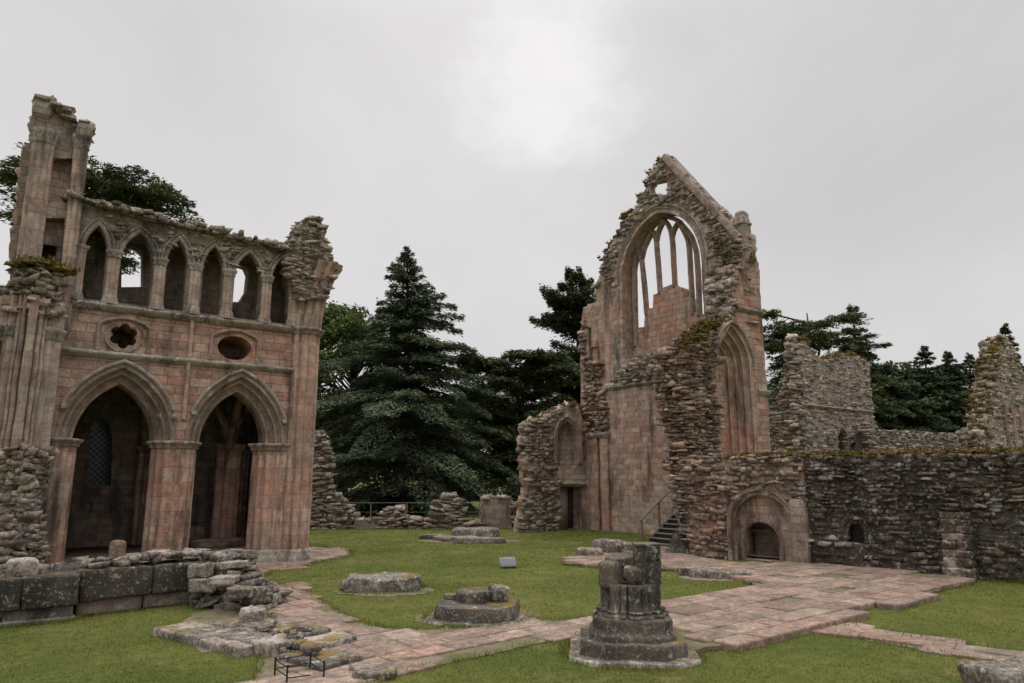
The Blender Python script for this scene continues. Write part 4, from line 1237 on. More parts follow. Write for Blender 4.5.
for s in (rl[0] - .04, rr_[0] + .04):
    F2 = Frame(CF.P(s, 0, -.3)[:2], CF.d)
    P = CF.P([s - .06, s + .06, s + .06, s - .06] * 2, [0] * 4 + [rt[1] + .3] * 4, [-.36, -.36, -1.2, -1.2] * 2)
    mb.add(P, [(0, 1, 5, 4), (1, 2, 6, 5), (2, 3, 7, 6), (3, 0, 4, 7)])
P = CF.P([rl[0] - .2, rr_[0] + .2, rr_[0] + .2, rl[0] - .2], [rt[1] + .02] * 4, [-.34, -.34, -1.2, -1.2])
mb.add(P, [(0, 1, 2, 3)])
P = CF.P([rl[0] - .2, rr_[0] + .2, rr_[0] + .2, rl[0] - .2], [.12] * 4, [-.36, -.36, -1.2, -1.2])
mb.add(P, [(0, 1, 2, 3)])
P = CF.P([rl[0] - .1, rr_[0] + .1, rr_[0] + .1, rl[0] - .1] * 2, [.85] * 4 + [.93] * 4, [-.9, -.9, -1.2, -1.2] * 2)
mb.add(P, [(0, 1, 5, 4), (4, 5, 6, 7)])
tomb = mb.build('tomb_recess', M['inner'], CW)
CT = Frame(CF.P(0, 0, -.24)[:2], CF.d)
mb = MB(); sweep(mb, CT, arch(rc, rw, rt[1] - rw * .95, rw * .95, -.05, 12), [(.0, -.3), (.0, -.02), (.03, .05), (.07, .06), (.09, .03), (.12, .06), (.16, .02), (.17, -.02)], .012, 3)
mb.build('inner_arch', M['mould'], tomb)
CT = Frame(CF.P(0, 0, -.24)[:2], CF.d)
mb = MB(); wall(mb, CT, [(oc - ow - .05, -.15), (oc + ow + .05, -.15), (oc + ow + .05, ot[1] + .05), (oc - ow - .05, ot[1] + .05)], [rh], .2, .3, .02, 0, 86)
mb.build('tympanum', M['ashlar_worn'], tomb)
mb = MB(); p = arch(oc, ow, 1.35, ot[1] - 1.35, -.05, 14)
sweep(mb, CF, p[:int(len(p) * .54)], orders(.26, .12, [(.13, .10), (.13, .2)], .05), .02, 4)
sweep(mb, CF, p[int(len(p) * .60):], orders(.22, .08, [(.11, .08), (.11, .2)], .05), .03, 5)
mb.build('outer_arch', M['mould'], tomb)
arz = [(oc - ow - .3, -.1)] + [(a * 1.0, b) for a, b in arch(oc, ow + .28, 1.35, ot[1] - 1.2, -.1, 8)] + [(oc + ow + .3, -.1)]
mb = MB()
rubble(mb, CF, [(.6, 0), (s810, 0), (s810, 3.3), (-.1, 3.3), (.1, 2)], (.24, .16, .35), .06, 91, [arz], depth=lump(5, .07), tilt=.13)
mb.build('rubble_face', M['rubble_pink'], CW)
mb = MB()
CH = [[(p_[0] + (-.12 if p_[0] < ac0 else .12), p_[1]) for p_ in au] for ac0 in [float(np.mean([a for a, b in au]))]]
rubble(mb, CF, [(s810 - .2, 1.7), (s810 + 3, 1.5), (s810 + 7, 1.75), (25.5, 1.6), (25.5, 3.25), (s810 - .2, 3.25)], (.23, .14, .3), .035, 92, CH, depth=lump(6, .03), tilt=.12, jit=.05)
rubble(mb, CF, [(s810 + .3, .02), (25.5, .02), (25.5, 1.7), (s810 + 7, 1.85), (s810 + 3, 1.6), (s810 + .3, 1.8)], (.3, .17, .3), .012, 94, CH, tilt=.06, jit=.04)
topping(mb, [tuple(CF.P(s, 3.2, -.35)) for s in np.arange(-.2, 25.5, 1.5)], .75, (.3, .24, .13), 93, 1, drop=.05)
mb.build('stone_face', M['black_rubble'], CW)
s_a = CF.px(728, 455)[0]; s_b = CF.px(965, 455)[0]
i = 0; q = s_a
rg = np.random.default_rng(79)
while q < s_b:
    e = q + rg.uniform(.7, 2.4)
    moss_patch('moss', CW, [tuple(CF.P(t_, 3.3, -.18)) for t_ in np.linspace(q, e, 4)], int(55 * (e - q)), (.08, .2, .03), .13, 200 + i)
    q = e + rg.uniform(.2, 1.2); i += 1
# buttress, stub jamb
bs_ = CF.px(962, 577); bl = CF.px(946, 576); br = CF.px(980, 579)
mb = MB(); F2 = CF
cb = CF.P((bl[0] + br[0]) / 2, 0, .2)
bw = abs(br[0] - bl[0]); ba_ = math.atan2(CF.d[1], CF.d[0]); zb_ = 0
for i in range(8):
    hh = (.3, .26, .2, .24, .19, .22, .17, .2)[i]
    dp = .72 - .05 * i - (.12 if i > 6 else 0)
    if i % 2:
        for sg in (-1, 1):
            q = CF.P((bl[0] + br[0]) / 2 + sg * bw * .225, 0, .2 - .025 * i); block(mb, (q[0], q[1], zb_ + hh / 2), (bw * .46, dp, hh), ba_ + rg.normal(0, .03), 5, 14, .03, 4, 300 + i + sg)
    else:
        q = CF.P((bl[0] + br[0]) / 2, 0, .2 - .025 * i); block(mb, (q[0], q[1], zb_ + hh / 2), (bw * (.98 - .02 * i), dp, hh), ba_ + rg.normal(0, .02), 6, 14, .03, 4, 300 + i)
    zb_ += hh - .008
mb.build('buttress', M['black_rubble'], CW)
sj = CF.px(803, 560)[0]
mb = MB(); cb = CF.P(sj, 0, .02); block(mb, (cb[0], cb[1], .95), (.5, .5, 2.0), math.atan2(CF.d[1], CF.d[0]), 7, 10, .05, 2, 9); mb.build('jamb', M['ashlar_grey'], CW)
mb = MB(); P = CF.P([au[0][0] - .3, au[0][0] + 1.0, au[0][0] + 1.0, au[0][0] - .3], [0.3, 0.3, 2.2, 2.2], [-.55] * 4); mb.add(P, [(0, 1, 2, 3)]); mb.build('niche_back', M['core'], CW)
mb = MB(); ac_ = np.mean([a for a, b in au]); zm = np.mean([b for a, b in au])
sweep(mb, CF, arch(ac_, .33, zm + .02, .42, zm - .35, 8), [(0, -.1), (.0, .03), (.06, .04), (.09, .0)], .03, 4); mb.build('niche_arch', M['black'], CW)

# ================================================================== steps with handrail
st = thing('wooden_steps', 'flight of seven dark wooden steps with a single handrail against the rubble pier', 'steps', (21, 18.6, 0))
x0, ya, yb = 20.55, 19.35, 17.3
for i in range(7):
    mb = MB(); box(mb, (x0 + i * .27, yb, .13 + i * .165), (x0 + i * .27 + .31, ya, .175 + i * .165)); mb.build('tread', M['timber'], st)
    mb = MB(); box(mb, (x0 + i * .27 + .05, yb + .02, i * .165), (x0 + i * .27 + .08, ya - .02, .128 + i * .165)); mb.build('riser', M['riser'], st)
mb = MB()
P = [(x0 - .12, ya + .01, 0), (x0 + .2, ya + .01, 0), (x0 + 2.1, ya + .01, 1.06), (x0 + 2.1, ya + .01, 1.32), (x0 + 1.9, ya + .01, 1.30)]
P2 = [(a, b + .06, c) for a, b, c in P]
mb.add(P + P2, [(0, 1, 2, 3, 4)], [(9, 8, 7, 6, 5)], [(0, 5, 6, 1), (1, 6, 7, 2), (2, 7, 8, 3), (3, 8, 9, 4), (4, 9, 5, 0)])
box(mb, (x0 + 1.95, yb, 1.1), (x0 + 3.2, ya, 1.2))
mb.build('stringer', M['timber'], st)
mb = MB()
for xx, zz_ in ((x0, 0), (x0 + 1.0, .65), (x0 + 1.95, 1.2)):
    tube(mb, [(xx, ya + .1, zz_), (xx, ya + .1, zz_ + 1.0)], .04, 6)
tube(mb, [(x0 - .1, ya + .1, .95), (x0 + 1.0, ya + .1, 1.65), (x0 + 1.95, ya + .1, 2.2), (x0 + 2.3, ya + .1, 2.22)], .03, 6)
mb.build('handrail', M['timber'], st)
# ================================================================== ruins farther back
TF_ = Frame((0, 26), (1, 0))
RT = thing('ruined_tower', 'roofless grey stone block with jagged top and narrow doorway rising behind the low wall', 'ruin', (47, 27, 0))
to = TF_.pxs([(799, 342), (804, 340), (808, 346), (815, 353), (821, 361), (827, 362), (835, 357), (846, 356), (856, 357), (866, 362), (869, 364), (872, 400), (878, 440), (881, 462)])
to = [(TF_.px(800, 460)[0], 2.0)] + to[:-1] + [(to[-1][0], 2.0)]
td = TF_.pxs([(838, 458), (838, 436), (840, 430), (842, 427), (845, 430), (847, 436), (848, 458)])
mb = MB(); wall(mb, TF_, to, [td], 1.0, .35, .06, .09, 101, zjit=6)
mb.build('front_wall', M['turret'], RT)
xc_ = TF_.px(800, 430)[0]
SF = Frame((xc_, 0), (0, -1))
so = [(-26.02, 2), (-26.02, TF_.px(800, 341)[1])] + SF.pxs([(793, 341), (786, 346), (786, 370), (783, 388), (776, 402), (767, 414), (764, 430), (762, 460)])
so[-1] = (so[-1][0], 2)
mb = MB(); wall(mb, SF, so, (), .9, .4, .06, .1, 102, zjit=5)
mb.build('side_wall', M['turret'], RT)
mb = MB(); a = TF_.px(800, 406); b = TF_.px(872, 412); bar(mb, TF_, a[0] - .1, (a[1] + b[1]) / 2, b[0], (a[1] + b[1]) / 2, [(u * 1.1, v * 1.5) for u, v in STRING], .03, 1); mb.build('string_course', M['string'], RT)
mb = MB()
rubble(mb, SF, so, (.5, .24, .4), .1, 103)
mb.build('rubble_face', M['rubble'], RT); mb = MB()
rubble(mb, TF_, to, (.40, .19, .4), -.005, 104, [td], tilt=.05, jit=.03)
mb.build('stone_face', M['far_rubble'], RT); mb = MB()
rubble(mb, TF_, [(to[0][0], 2), (to[0][0] + .9, 2), (to[0][0] + .8, 12), (to[0][0], 12)], (.6, .26, .4), .05, 105)
topping(mb, [tuple(TF_.P(a, b, -.5)) for a, b in to[1:12]], .9, (.5, .35, .22), 106, 1, (1, 0), drop=.06)
mb.build('wall_head', M['far_rubble'], RT)
moss_patch('moss', RT, [tuple(TF_.P(a, b + .12, -.4)) for a, b in to[1:4]], 60, (.15, .25, .06), .26, 31)
moss_patch('moss', RT, [tuple(TF_.P(a, b + .12, -.4)) for a, b in to[5:11]], 130, (.15, .25, .06), .26, 32)
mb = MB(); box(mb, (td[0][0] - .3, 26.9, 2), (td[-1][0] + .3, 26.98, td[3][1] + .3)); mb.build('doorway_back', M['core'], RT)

XF = Frame((0, 24.5), (1, 0))
xo = XF.pxs([(874, 430), (900, 431), (925, 432), (950, 434), (972, 434), (995, 436)])
xo = [(xo[0][0] - 1, 0), (xo[0][0] - 1, xo[0][1])] + xo + [(xo[-1][0] + 5, xo[-1][1]), (xo[-1][0] + 5, 0)]
mb = MB(); wall(mb, XF, xo, (), .8, .6, .05, .06, 111, zjit=3)
FW = tag(mb.build('boundary_wall', M['core'], None, org=(xo[2][0], 24.8, 0)), 'plain grey rubble wall stretching between the stone block and the pointed gable fragment', 'stone wall')
mb = MB(); rubble(mb, XF, xo, (.4, .19, .4), .03, 112, tilt=.08)
mb.build('rubble_face', M['far_rubble'], FW)

RFm = Frame((0, 15), (1, 0))
RF = thing('gable_fragment', 'sharply pointed fragment of gable wall with a mossy broken edge at the right side', 'ruin', (RFm.px(1000, 460)[0], 15.5, 0))
ro = RFm.pxs([(986, 440), (990, 408), (995, 375), (999, 352), (1003, 336), (1008, 337), (1012, 346), (1018, 360), (1024, 374), (1034, 398), (1050, 440)])
rb = RFm.px(984, 460)[0]
ro = [(rb, 0)] + ro + [(ro[-1][0] + 1, 0)]
mb = MB(); wall(mb, RFm, ro, (), .8, .3, .04, .07, 121, zjit=3)
mb.build('wall', M['turret'], RF)
mb = MB(); rubble(mb, RFm, ro, (.38, .19, .3), -.005, 127, tilt=.05, jit=.03); mb.build('stone_face', M['far_rubble'], RF)
mb = MB()
ce = RFm.pxs([(985, 450), (987, 425), (991, 400), (995, 375), (999, 352), (1002, 338)])
rg = np.random.default_rng(37)
C = []; S = []; R = []
for i in range(len(ce) - 1):
    (a0, b0), (a1, b1) = ce[i], ce[i + 1]
    for z in np.arange(b0, b1, .2):
        t = (z - b0) / (b1 - b0)
        for _ in range(6):
            C.append(RFm.P(a0 + (a1 - a0) * t + rg.normal(-.02, .1), z + rg.normal(0, .04), -rg.uniform(0.1, .8))); S.append((rg.uniform(.25, .5), rg.uniform(.25, .45), rg.uniform(.14, .28))); R.append(rg.normal(0, .3))
# spreading foot on the left
for _ in range(160):
    z = rg.uniform(1.5, 5.0); w = max(.2, (5.2 - z) * .25)
    C.append(RFm.P(ce[0][0] - rg.uniform(0, w) + .3, z, -rg.uniform(.2, 1.1))); S.append((rg.uniform(.3, .6), rg.uniform(.3, .5), rg.uniform(.15, .3))); R.append(rg.normal(0, .3))
stones(mb, C, S, R, rg); mb.build('broken_edge', M['rubble'], RF)
moss_patch('moss', RF, [tuple(RFm.P(a - .12, b + .08, -.45)) for a, b in ce], 330, (.08, .25, .1), .24, 33)
for px_ in (1004, 1012, 1020):
    mb = MB(); a = RFm.px(px_ + 4, 445); b = RFm.px(px_ + 1, 405); tube(mb, [tuple(RFm.P(a[0], 2, .05)), tuple(RFm.P(a[0] - .1, b[1], .05))], .12, 8); mb.build('wall_shaft', M['ashlar_worn'], RF)

# ---- far boundary of the church: tall rubble end, dwarf walls, three stubs of piers
f0 = np.array(G(315, 529.5)); f1 = np.array(G(515, 528.5))
FF = Frame(f0, f1 - f0)
def far(name, pxl, thick, label, cat, mat, rub=True, seed=1, group=None, rough=.06, size=(.4, .2, .4), pil=None):
    P = FF.pxs(pxl)
    P = [(a, b if b > .15 else -.15) for a, b in P]
    ctr = FF.P(np.mean([a for a, b in P]), 0)
    t = thing(name, label, cat, tuple(ctr), group)
    mb = MB(); wall(mb, FF, P, (), thick, .3, rough, .05, seed, zjit=.2); mb.build('wall_core' if rub else 'wall', mat, t)
    mb = MB()
    if rub: rubble(mb, FF, P, size, .10, seed + 1)
    topping(mb, [tuple(FF.P(a, b, -thick / 2)) for a, b in P[1:-1]], thick, (.4, .3, .18), seed + 2, 1, (FF.d[0], FF.d[1]), drop=.05)
    mb.build('rubble_face', M['rubble'], t)
    return t
far('ruined_wall_end', [(296, 532), (300, 440), (308, 431), (317, 432), (323, 440), (326, 452), (326, 478), (330, 492), (338, 498), (346, 508), (352, 515), (352, 532)], 1.2,
    'tall ragged rubble wall end right of the two-arched transept, stepping down to the lawn', 'ruin', M['core'], seed=131)
far('dwarf_wall', [(353, 532), (353, 519), (382, 522), (382, 532)], .9, 'low flat-topped dwarf wall beside the tall ragged rubble end', 'stone wall', M['plinth'], False, seed=134)
t = far('pier_stub', [(379, 533), (381, 517), (387, 510), (394, 508), (403, 508), (404, 533)], 1.0, 'smallest of three broken pier stubs, sloping on its left side', 'wall stub', M['core'], seed=137, group='broken pier stubs along the far lawn edge')
far('dwarf_wall', [(405, 532), (405, 520), (415, 519), (431, 521), (431, 532)], .8, 'low rubble dwarf wall between the smallest pier stub and the jagged one', 'stone wall', M['core'], seed=140)
far('pier_stub', [(432, 531), (433, 512), (437, 503), (444, 500), (446, 495), (452, 495), (454, 501), (459, 500), (462, 510), (463, 531)], 1.1, 'jagged middle pier stub with a raised point on top', 'wall stub', M['core'], seed=143, group='broken pier stubs along the far lawn edge')
far('dwarf_wall', [(464, 531), (464, 520), (475, 522), (481, 521), (481, 531)], .8, 'short rubble dwarf wall between the jagged stub and the smooth one', 'stone wall', M['core'], seed=146)
t = far('pier_stub', [(481, 531), (482, 500), (487, 497), (505, 497), (511, 502), (512, 531)], 1.1, 'smoothest and squarest of the three broken pier stubs, pale with flat capped top', 'wall stub', M['ashlar_grey'], False, seed=149, group='broken pier stubs along the far lawn edge')
far('dwarf_wall', [(513, 531), (513, 505), (520, 503), (528, 500), (535, 495), (545, 490), (545, 531)], .9, 'dark rubble wall between the square pier stub and the doorway', 'stone wall', M['core'], seed=152)

# ---- wire fence behind
fp = [at(x, 41.5) for x in (300, 335, 372, 408, 444, 480, 516)]
fe = thing('wire_fence', 'thin post and wire fence behind the far dwarf walls', 'fence', (fp[3][0], fp[3][1], 0))
for x, y in fp:
    mb = MB(); tube(mb, [(x, y, 0), (x, y, 1.15)], .03, 6); mb.build('post', M['timber'], fe)
mb = MB()
for z in (.6, 1.12):
    tube(mb, [(x, y, z) for x, y in fp], .008 if z > 1 else .004, 4)
mb.build('wire', M['wire'], fe)

# ================================================================== ground
mb = MB()
n = 60; ax = np.concatenate([-np.geomspace(900, 60, 14), np.linspace(-50, 90, 36), np.geomspace(100, 900, 14)])
X, Y = np.meshgrid(ax, ax); m = len(ax)
i = np.arange(m - 1)[:, None] * m + np.arange(m - 1)[None, :]
mb.add(np.stack([X.ravel(), Y.ravel(), np.zeros(m * m)], -1), np.stack([i, i + 1, i + m + 1, i + m], -1).reshape(-1, 4))
tag(mb.build('lawn', M['grass']), kind='structure')

PAVE = []
def paving(name, pxl, z, mat, thick, jit=.03, seed=1, rough=.012):
    PAVE.append(gp(pxl, z))
    mb = MB(); wall(mb, Flat(z), gp(pxl, z), (), thick, .4, rough, jit, seed)
    return tag(mb.build(name, mat), kind='structure')
paving('flagstone_path', [(205, 552), (240, 548), (290, 545), (322, 547), (350, 551), (352, 556), (330, 560), (300, 566), (270, 572), (262, 579), (300, 592), (324, 602), (352, 619), (385, 628), (420, 630), (470, 628), (520, 622), (600, 617), (640, 612), (664, 603), (700, 600), (720, 610), (680, 630), (640, 634), (585, 634), (540, 643), (500, 652), (440, 664), (400, 671), (372, 684), (290, 700), (250, 690), (262, 655), (300, 640), (262, 610), (236, 590), (225, 575)], .012, M['dirt'], .1, .025, 1)
paving('stone_terrace', [(563, 563), (575, 556), (600, 549), (632, 545), (668, 548), (700, 557), (740, 563), (800, 563), (860, 568), (910, 572), (972, 578), (972, 582), (950, 586), (930, 591), (926, 600), (905, 604), (884, 601), (862, 606), (846, 614), (828, 620), (800, 627), (770, 632), (745, 637), (722, 643), (692, 650), (672, 646), (655, 634), (640, 622), (660, 606), (690, 596), (730, 592), (752, 586), (756, 580), (735, 573), (700, 570), (668, 569), (640, 566), (600, 566)], .075, M['dirt'], .3, .035, 2, .01)
paving('flagstone_path', [(800, 626), (832, 621), (880, 629), (940, 640), (1000, 650), (1040, 657), (1100, 668), (1100, 682), (1040, 671), (985, 661), (930, 652), (880, 642), (830, 634)], .012, M['dirt'], .1, .03, 3)
def flag_mb(poly, z, ang, seed, rowh=(.42, .8), wid=(.5, 1.35), thick=.1, miss=.03, rag=.5, rough=.010, zj=.004):
    rng = np.random.default_rng(seed)
    ca, sa = math.cos(ang), math.sin(ang)
    Rm = np.array([[ca, -sa], [sa, ca]])
    q = np.array(poly) @ Rm
    lo, hi = q.min(0), q.max(0)
    mb = MB(); y = lo[1]
    while y < hi[1]:
        rh = rng.uniform(*rowh); x = lo[0] - rng.uniform(0, 1)
        while x < hi[0]:
            w_ = rng.uniform(*wid)
            t = np.array([(x + w_ * u, y + rh * v) for u in (.12, .5, .88) for v in (.15, .85)])
            if inside(q, t).mean() > rag and rng.random() > miss:
                cc = np.array((x + w_ / 2, y + rh / 2)) @ Rm.T
                block(mb, (cc[0], cc[1], z - thick / 2 + rng.normal(0, zj)), (w_ - rng.uniform(.006, .022), rh - rng.uniform(.006, .022), thick), ang + rng.normal(0, .006), 7, 44, rough, 3, seed + x, (rng.normal(0, .006), rng.normal(0, .006)))
            x += w_
        y += rh
    return mb
def flags(name, *a, **k_):
    return tag(flag_mb(*a, **k_).build(name, M['flags']), kind='structure')
flags('flagstones', PAVE[0], .035, .08, 501)
flags('flagstones', PAVE[1], .115, .03, 502, (.4, .75), (.45, 1.2), .22, .04, .4)
flags('flagstones', PAVE[2], .04, math.atan2(*(np.array(G(940, 646)) - np.array(G(810, 630)))[::-1]), 503, (.40, .46), (.8, 1.5), .1, .0, .45)
for s_, (cx_, cy_, a_, b_) in enumerate(((385, 591, 1.15, .8), (478, 617, 1.2, 1.05), (470, 541, 2.2, 1.0), (724, 578, 1.2, .6))):
    c = G(cx_, cy_); mb = MB()
    th = np.linspace(0, 2 * math.pi, 30, endpoint=False)
    R_ = YAW
    wall(mb, Flat(.012), [(c[0] + a_ * math.cos(t) * math.cos(-R_) - b_ * math.sin(t) * math.sin(-R_), c[1] + a_ * math.cos(t) * math.sin(-R_) + b_ * math.sin(t) * math.cos(-R_)) for t in th], (), .05, .3, .006, .06, s_)
    tag(mb.build('bare_earth', M['dirt']), kind='structure')
paving('bare_earth', [(250, 600), (275, 606), (300, 625), (330, 640), (372, 662), (395, 672), (370, 690), (285, 690), (270, 660), (255, 645), (200, 652), (168, 628), (205, 610)], .01, M['dirt'], .05, .06, 6, .005)

# ---- big weathered pier base in the foreground
c = np.array(G(632, 652)); PB = thing('column_base', 'big weathered clustered pier base on stepped octagonal plinth, the largest stone on the lawn', 'pier base', (c[0], c[1], 0))
rot0 = math.pi / 8 - YAW
def cham(a, c_, per=9):
    q = [(a - c_, -a), (a, -a + c_), (a, a - c_), (a - c_, a), (-a + c_, a), (-a, a - c_), (-a, -a + c_), (-a + c_, -a)]
    return resample(q, a / per)
ROTB = -YAW - .1
def loc(r, f_, z): return (c[0] + Rv[0] * r + Fv[0] * f_, c[1] + Rv[1] * r + Fv[1] * f_, z)
Rv = np.array((math.cos(YAW), -math.sin(YAW))); Fv = np.array((math.sin(YAW), math.cos(YAW)))
mb = MB(); loft(mb, cham(.96, .34), c, [(-.05, 1), (.05, 1), (.065, .99), (.07, .975)], .015, 3, 1, ROTB); mb.build('footing', M['slab'], PB)
mb = MB(); loft(mb, cham(.79, .30), c, [(.06, 1), (.12, 1), (.2, 1), (.25, 1), (.265, .985)], .012, 4, 2, ROTB); mb.build('lower_step', M['weather'], PB)
mb = MB(); loft(mb, cham(.645, .25), c, [(.26, 1), (.30, 1), (.335, 1), (.345, .98), (.37, .945), (.39, .925), (.45, .92), (.53, .92), (.56, .91), (.575, .88)], .012, 4, 3, ROTB); mb.build('upper_step', M['weather'], PB)
sh8 = []
for i in range(8):
    a = rot0 + math.pi / 8 + i * math.pi / 4
    sh8.append((.37 * math.cos(a), .38 * math.sin(a), .10))
    sh8.append((.42 * math.cos(a + math.pi / 8), .42 * math.sin(a + math.pi / 8), .045))
mb = MB(); cl8 = cluster(sh8, .27, 220)
loft(mb, cl8, c, [(.56, 1, .11), (.585, 1, .125), (.61, 1, .11), (.625, 1, .06), (.635, 1, .055), (.65, 1, .075), (.67, 1, .06), (.68, 1, .0), (.8, 1, 0), (.92, 1, 0), (1.0, 1, .0), (1.03, 1, -.012)], .008, 6, 4); mb.build('shaft_drum', M['weather'], PB)
mb = MB(); loft(mb, cluster([(.02, -.1, .14), (.1, .05, .12), (-.08, .05, .12)], .12, 60), loc(.27, .0, 0)[:2], [(1.02, 1), (1.2, 1), (1.35, 1), (1.36, .98), (1.365, 1), (1.5, 1), (1.6, 1)], .012, 5, 5); block(mb, loc(.27, .0, 1.615), (.40, .36, .04), -YAW + .03, 7, 9, .012, 5, 12); mb.build('shaft_block', M['weather'], PB)
mb = MB(); loft(mb, cluster([(-.05, -.02, .15), (.09, -.02, .11)], .1, 60), loc(-.33, -.1, 0)[:2], [(1.0, 1), (1.1, 1), (1.2, 1), (1.28, .98), (1.33, .92), (1.36, .8), (1.375, .6)], .018, 5, 7); mb.build('shaft_fragment', M['weather'], PB)
mb = MB()
block(mb, loc(-.1, .12, 1.36), (.44, .4, .15), -YAW + .2, 7, 6, .03, 4, 8, (.08, -.1))
block(mb, loc(.04, -.12, 1.19), (.3, .26, .2), -YAW - .2, 8, 6, .04, 5, 9, (.2, .1))
block(mb, loc(-.08, .12, 1.22), (.3, .3, .14), -YAW + .4, 7, 6, .03, 4, 10)
block(mb, loc(.0, .1, 1.08), (.62, .5, .12), -YAW + .1, 7, 6, .03, 4, 11)
mb.build('core_stones', M['weather'], PB)

# ---- smaller octagonal base
c = np.array(G(478, 617)); PD = thing('column_base', 'low octagonal pier base with two loose-looking shaft stones on top, mid lawn', 'pier base', (c[0], c[1], 0))
mb = MB(); loft(mb, cham(.93, .34), c, [(-.05, 1), (.03, 1), (.05, .98)], .015, 3, 21, ROTB); mb.build('footing', M['slab'], PD)
mb = MB(); loft(mb, cham(.77, .3), c, [(.04, 1), (.12, 1), (.24, .99), (.28, .97)], .018, 4, 22, ROTB); mb.build('step', M['weather'], PD)
def loc(r, f_, z): return (c[0] + Rv[0] * r + Fv[0] * f_, c[1] + Rv[1] * r + Fv[1] * f_, z)
mb = MB(); loft(mb, ngon(14, .38, 0, 3), loc(-.06, .15, 0)[:2], [(.27, 1), (.42, 1), (.46, .98), (.48, .92)], .018, 4, 23); mb.build('drum', M['weather'], PD)
mb = MB(); block(mb, loc(.38, .1, .42), (.3, .5, .32), -YAW + .5, 8, 6, .03, 4, 24, (0, .2)); mb.build('shaft_fragment', M['slab'], PD)
mb = MB(); block(mb, loc(-.55, .4, .32), (.3, .3, .12), .4, 6, 6, .03, 4, 25); mb.build('loose_piece', M['slab'], PD)

# ---- flat stone slab
c = np.array(G(384, 589)); SB = thing('stone_slab', 'thick flat irregular stone block lying alone on the lawn near the path', 'stone', (c[0], c[1], 0))
mb = MB(); block(mb, (c[0], c[1], .13), (1.72, 1.1, .36), -YAW + .08, 18, 9, .075, 2.6, 31)
block(mb, (c[0] - .62, c[1] + .35, .10), (.6, .6, .28), -YAW, 8, 6, .06, 2, 32)
mb.build('slab', M['slab'], SB)
# ---- low foundations
def lowstones(name, label, cat, spec, mat=M['slab'], seed=1, group=None, part='stone'):
    a = G(*spec[0][:2]); t = thing(name, label, cat, (a[0], a[1], 0), group)
    mb = MB()
    for i, (x, y, w, d, h, r) in enumerate(spec):
        p = G(x, y); block(mb, (p[0], p[1], h / 2 - .03), (w, d, h), -YAW + r, 8, 7, .05, 2.5, seed + i)
    mb.build(part, mat, t)
    return t
lowstones('wall_footing', 'low broken wall footing on the far lawn in front of the pier stubs', 'wall footing', [(476, 539, 2.0, 1.2, .5, 0), (460, 541, 1.6, .8, .22, .2), (447, 540, 1.2, .7, .2, 0), (434, 538.5, 1.2, .8, .2, -.1), (480, 543, 2.1, .5, .25, 0)], seed=41)
lowstones('wall_footing', 'blocky wall footing just behind the big weathered pier base', 'wall footing', [(608, 555, 1.0, .7, .55, 0), (590, 558, .8, .7, .35, .1), (627, 553, .7, .6, .4, 0), (645, 551, .5, .5, .3, .3)], seed=51)
lowstones('stone_kerb', 'strip of small flat stones on the terrace in front of the tomb recess', 'stones', [(704, 577, .8, .4, .26, .1), (722, 578, .8, .4, .24, 0), (740, 579, .6, .4, .24, -.1), (690, 575, .5, .4, .22, 0)], seed=61)
t = lowstones('stone_block', 'rough flat lichened block at the very bottom right corner', 'stone', [(1022, 694, 1.15, .8, .36, .1)], seed=71)
lowstones('stone_block', 'broken flat stone beside the path, right of the small iron railing', 'stone', [(374, 678, .58, .34, .16, .1), (362, 672, .3, .3, .12, .5)], seed=75)

# ---- small interpretation panel
p = G(508, 568); SG = thing('information_panel', 'small tilted grey information panel standing low on the lawn', 'sign', (p[0], p[1], 0))
mb = MB(); block(mb, (p[0], p[1], .17), (.50, .025, .36), -YAW + .22, 3, 30, 0, 1, 1, tilt=(-.85, 0)); pn_ = mb.build('panel', M['panel'], SG)
mb = MB()
ca_, sa_ = math.cos(-YAW + .22), math.sin(-YAW + .22)
for i in range(7):
    w_ = (.2, .36, .34, .37, .33, .36, .2)[i]; v = .12 - .036 * i
    for_ = np.array([(-.19, 0), (-.19 + w_, 0)])
    q_ = [(-.19, -.014, v), (-.19 + w_, -.014, v), (-.19 + w_, -.014, v + .012), (-.19, -.014, v + .012)]
    ct, st_ = math.cos(-.85), math.sin(-.85)
    V_ = []
    for x_, y_, z_ in q_:
        y2, z2 = y_ * ct - z_ * st_, y_ * st_ + z_ * ct
        V_.append((p[0] + x_ * ca_ - y2 * sa_, p[1] + x_ * sa_ + y2 * ca_, .17 + z2))
    mb.add(V_, [(0, 1, 2, 3)])
mb.build('print', M['panel_text'], pn_)
mb = MB()
for q in (-.2, .2): tube(mb, [(p[0] + q * Rv[0] + .03 * Fv[0], p[1] + q * Rv[1] + .03 * Fv[1], 0), (p[0] + q * Rv[0] + .03 * Fv[0], p[1] + q * Rv[1] + .03 * Fv[1], .16)], .02, 6)
mb.build('leg', M['iron'], SG)

# ---- small iron railing round a stone
RL = thing('iron_railing', 'small low black iron railing at the bottom edge of the picture', 'railing', (*G(300, 676), 0))
ps = [G(274.5, 677), G(286.5, 685.5), G(310, 671), G(323.5, 680.5)]
for i, (x, y) in enumerate(ps):
    mb = MB(); tube(mb, [(x, y, 0), (x, y, .24)], .013, 8); tube(mb, [(x, y, .235), (x, y, .25)], .018, 8); mb.build('post', M['iron'], RL)
mb = MB()
for i, j in ((0, 2), (0, 1), (2, 3), (1, 3)):
    for z in ((.22, .11) if (i, j) != (1, 3) else (.22, .09)):
        if (i, j) == (1, 3):
            a = np.array(ps[i]); b = np.array(ps[j]); b = a + (b - a) * .62
        else:
            a = np.array(ps[i]); b = np.array(ps[j])
        tube(mb, [(a[0], a[1], z), (b[0], b[1], z)], .008, 6)
mb.build('rail', M['iron'], RL)

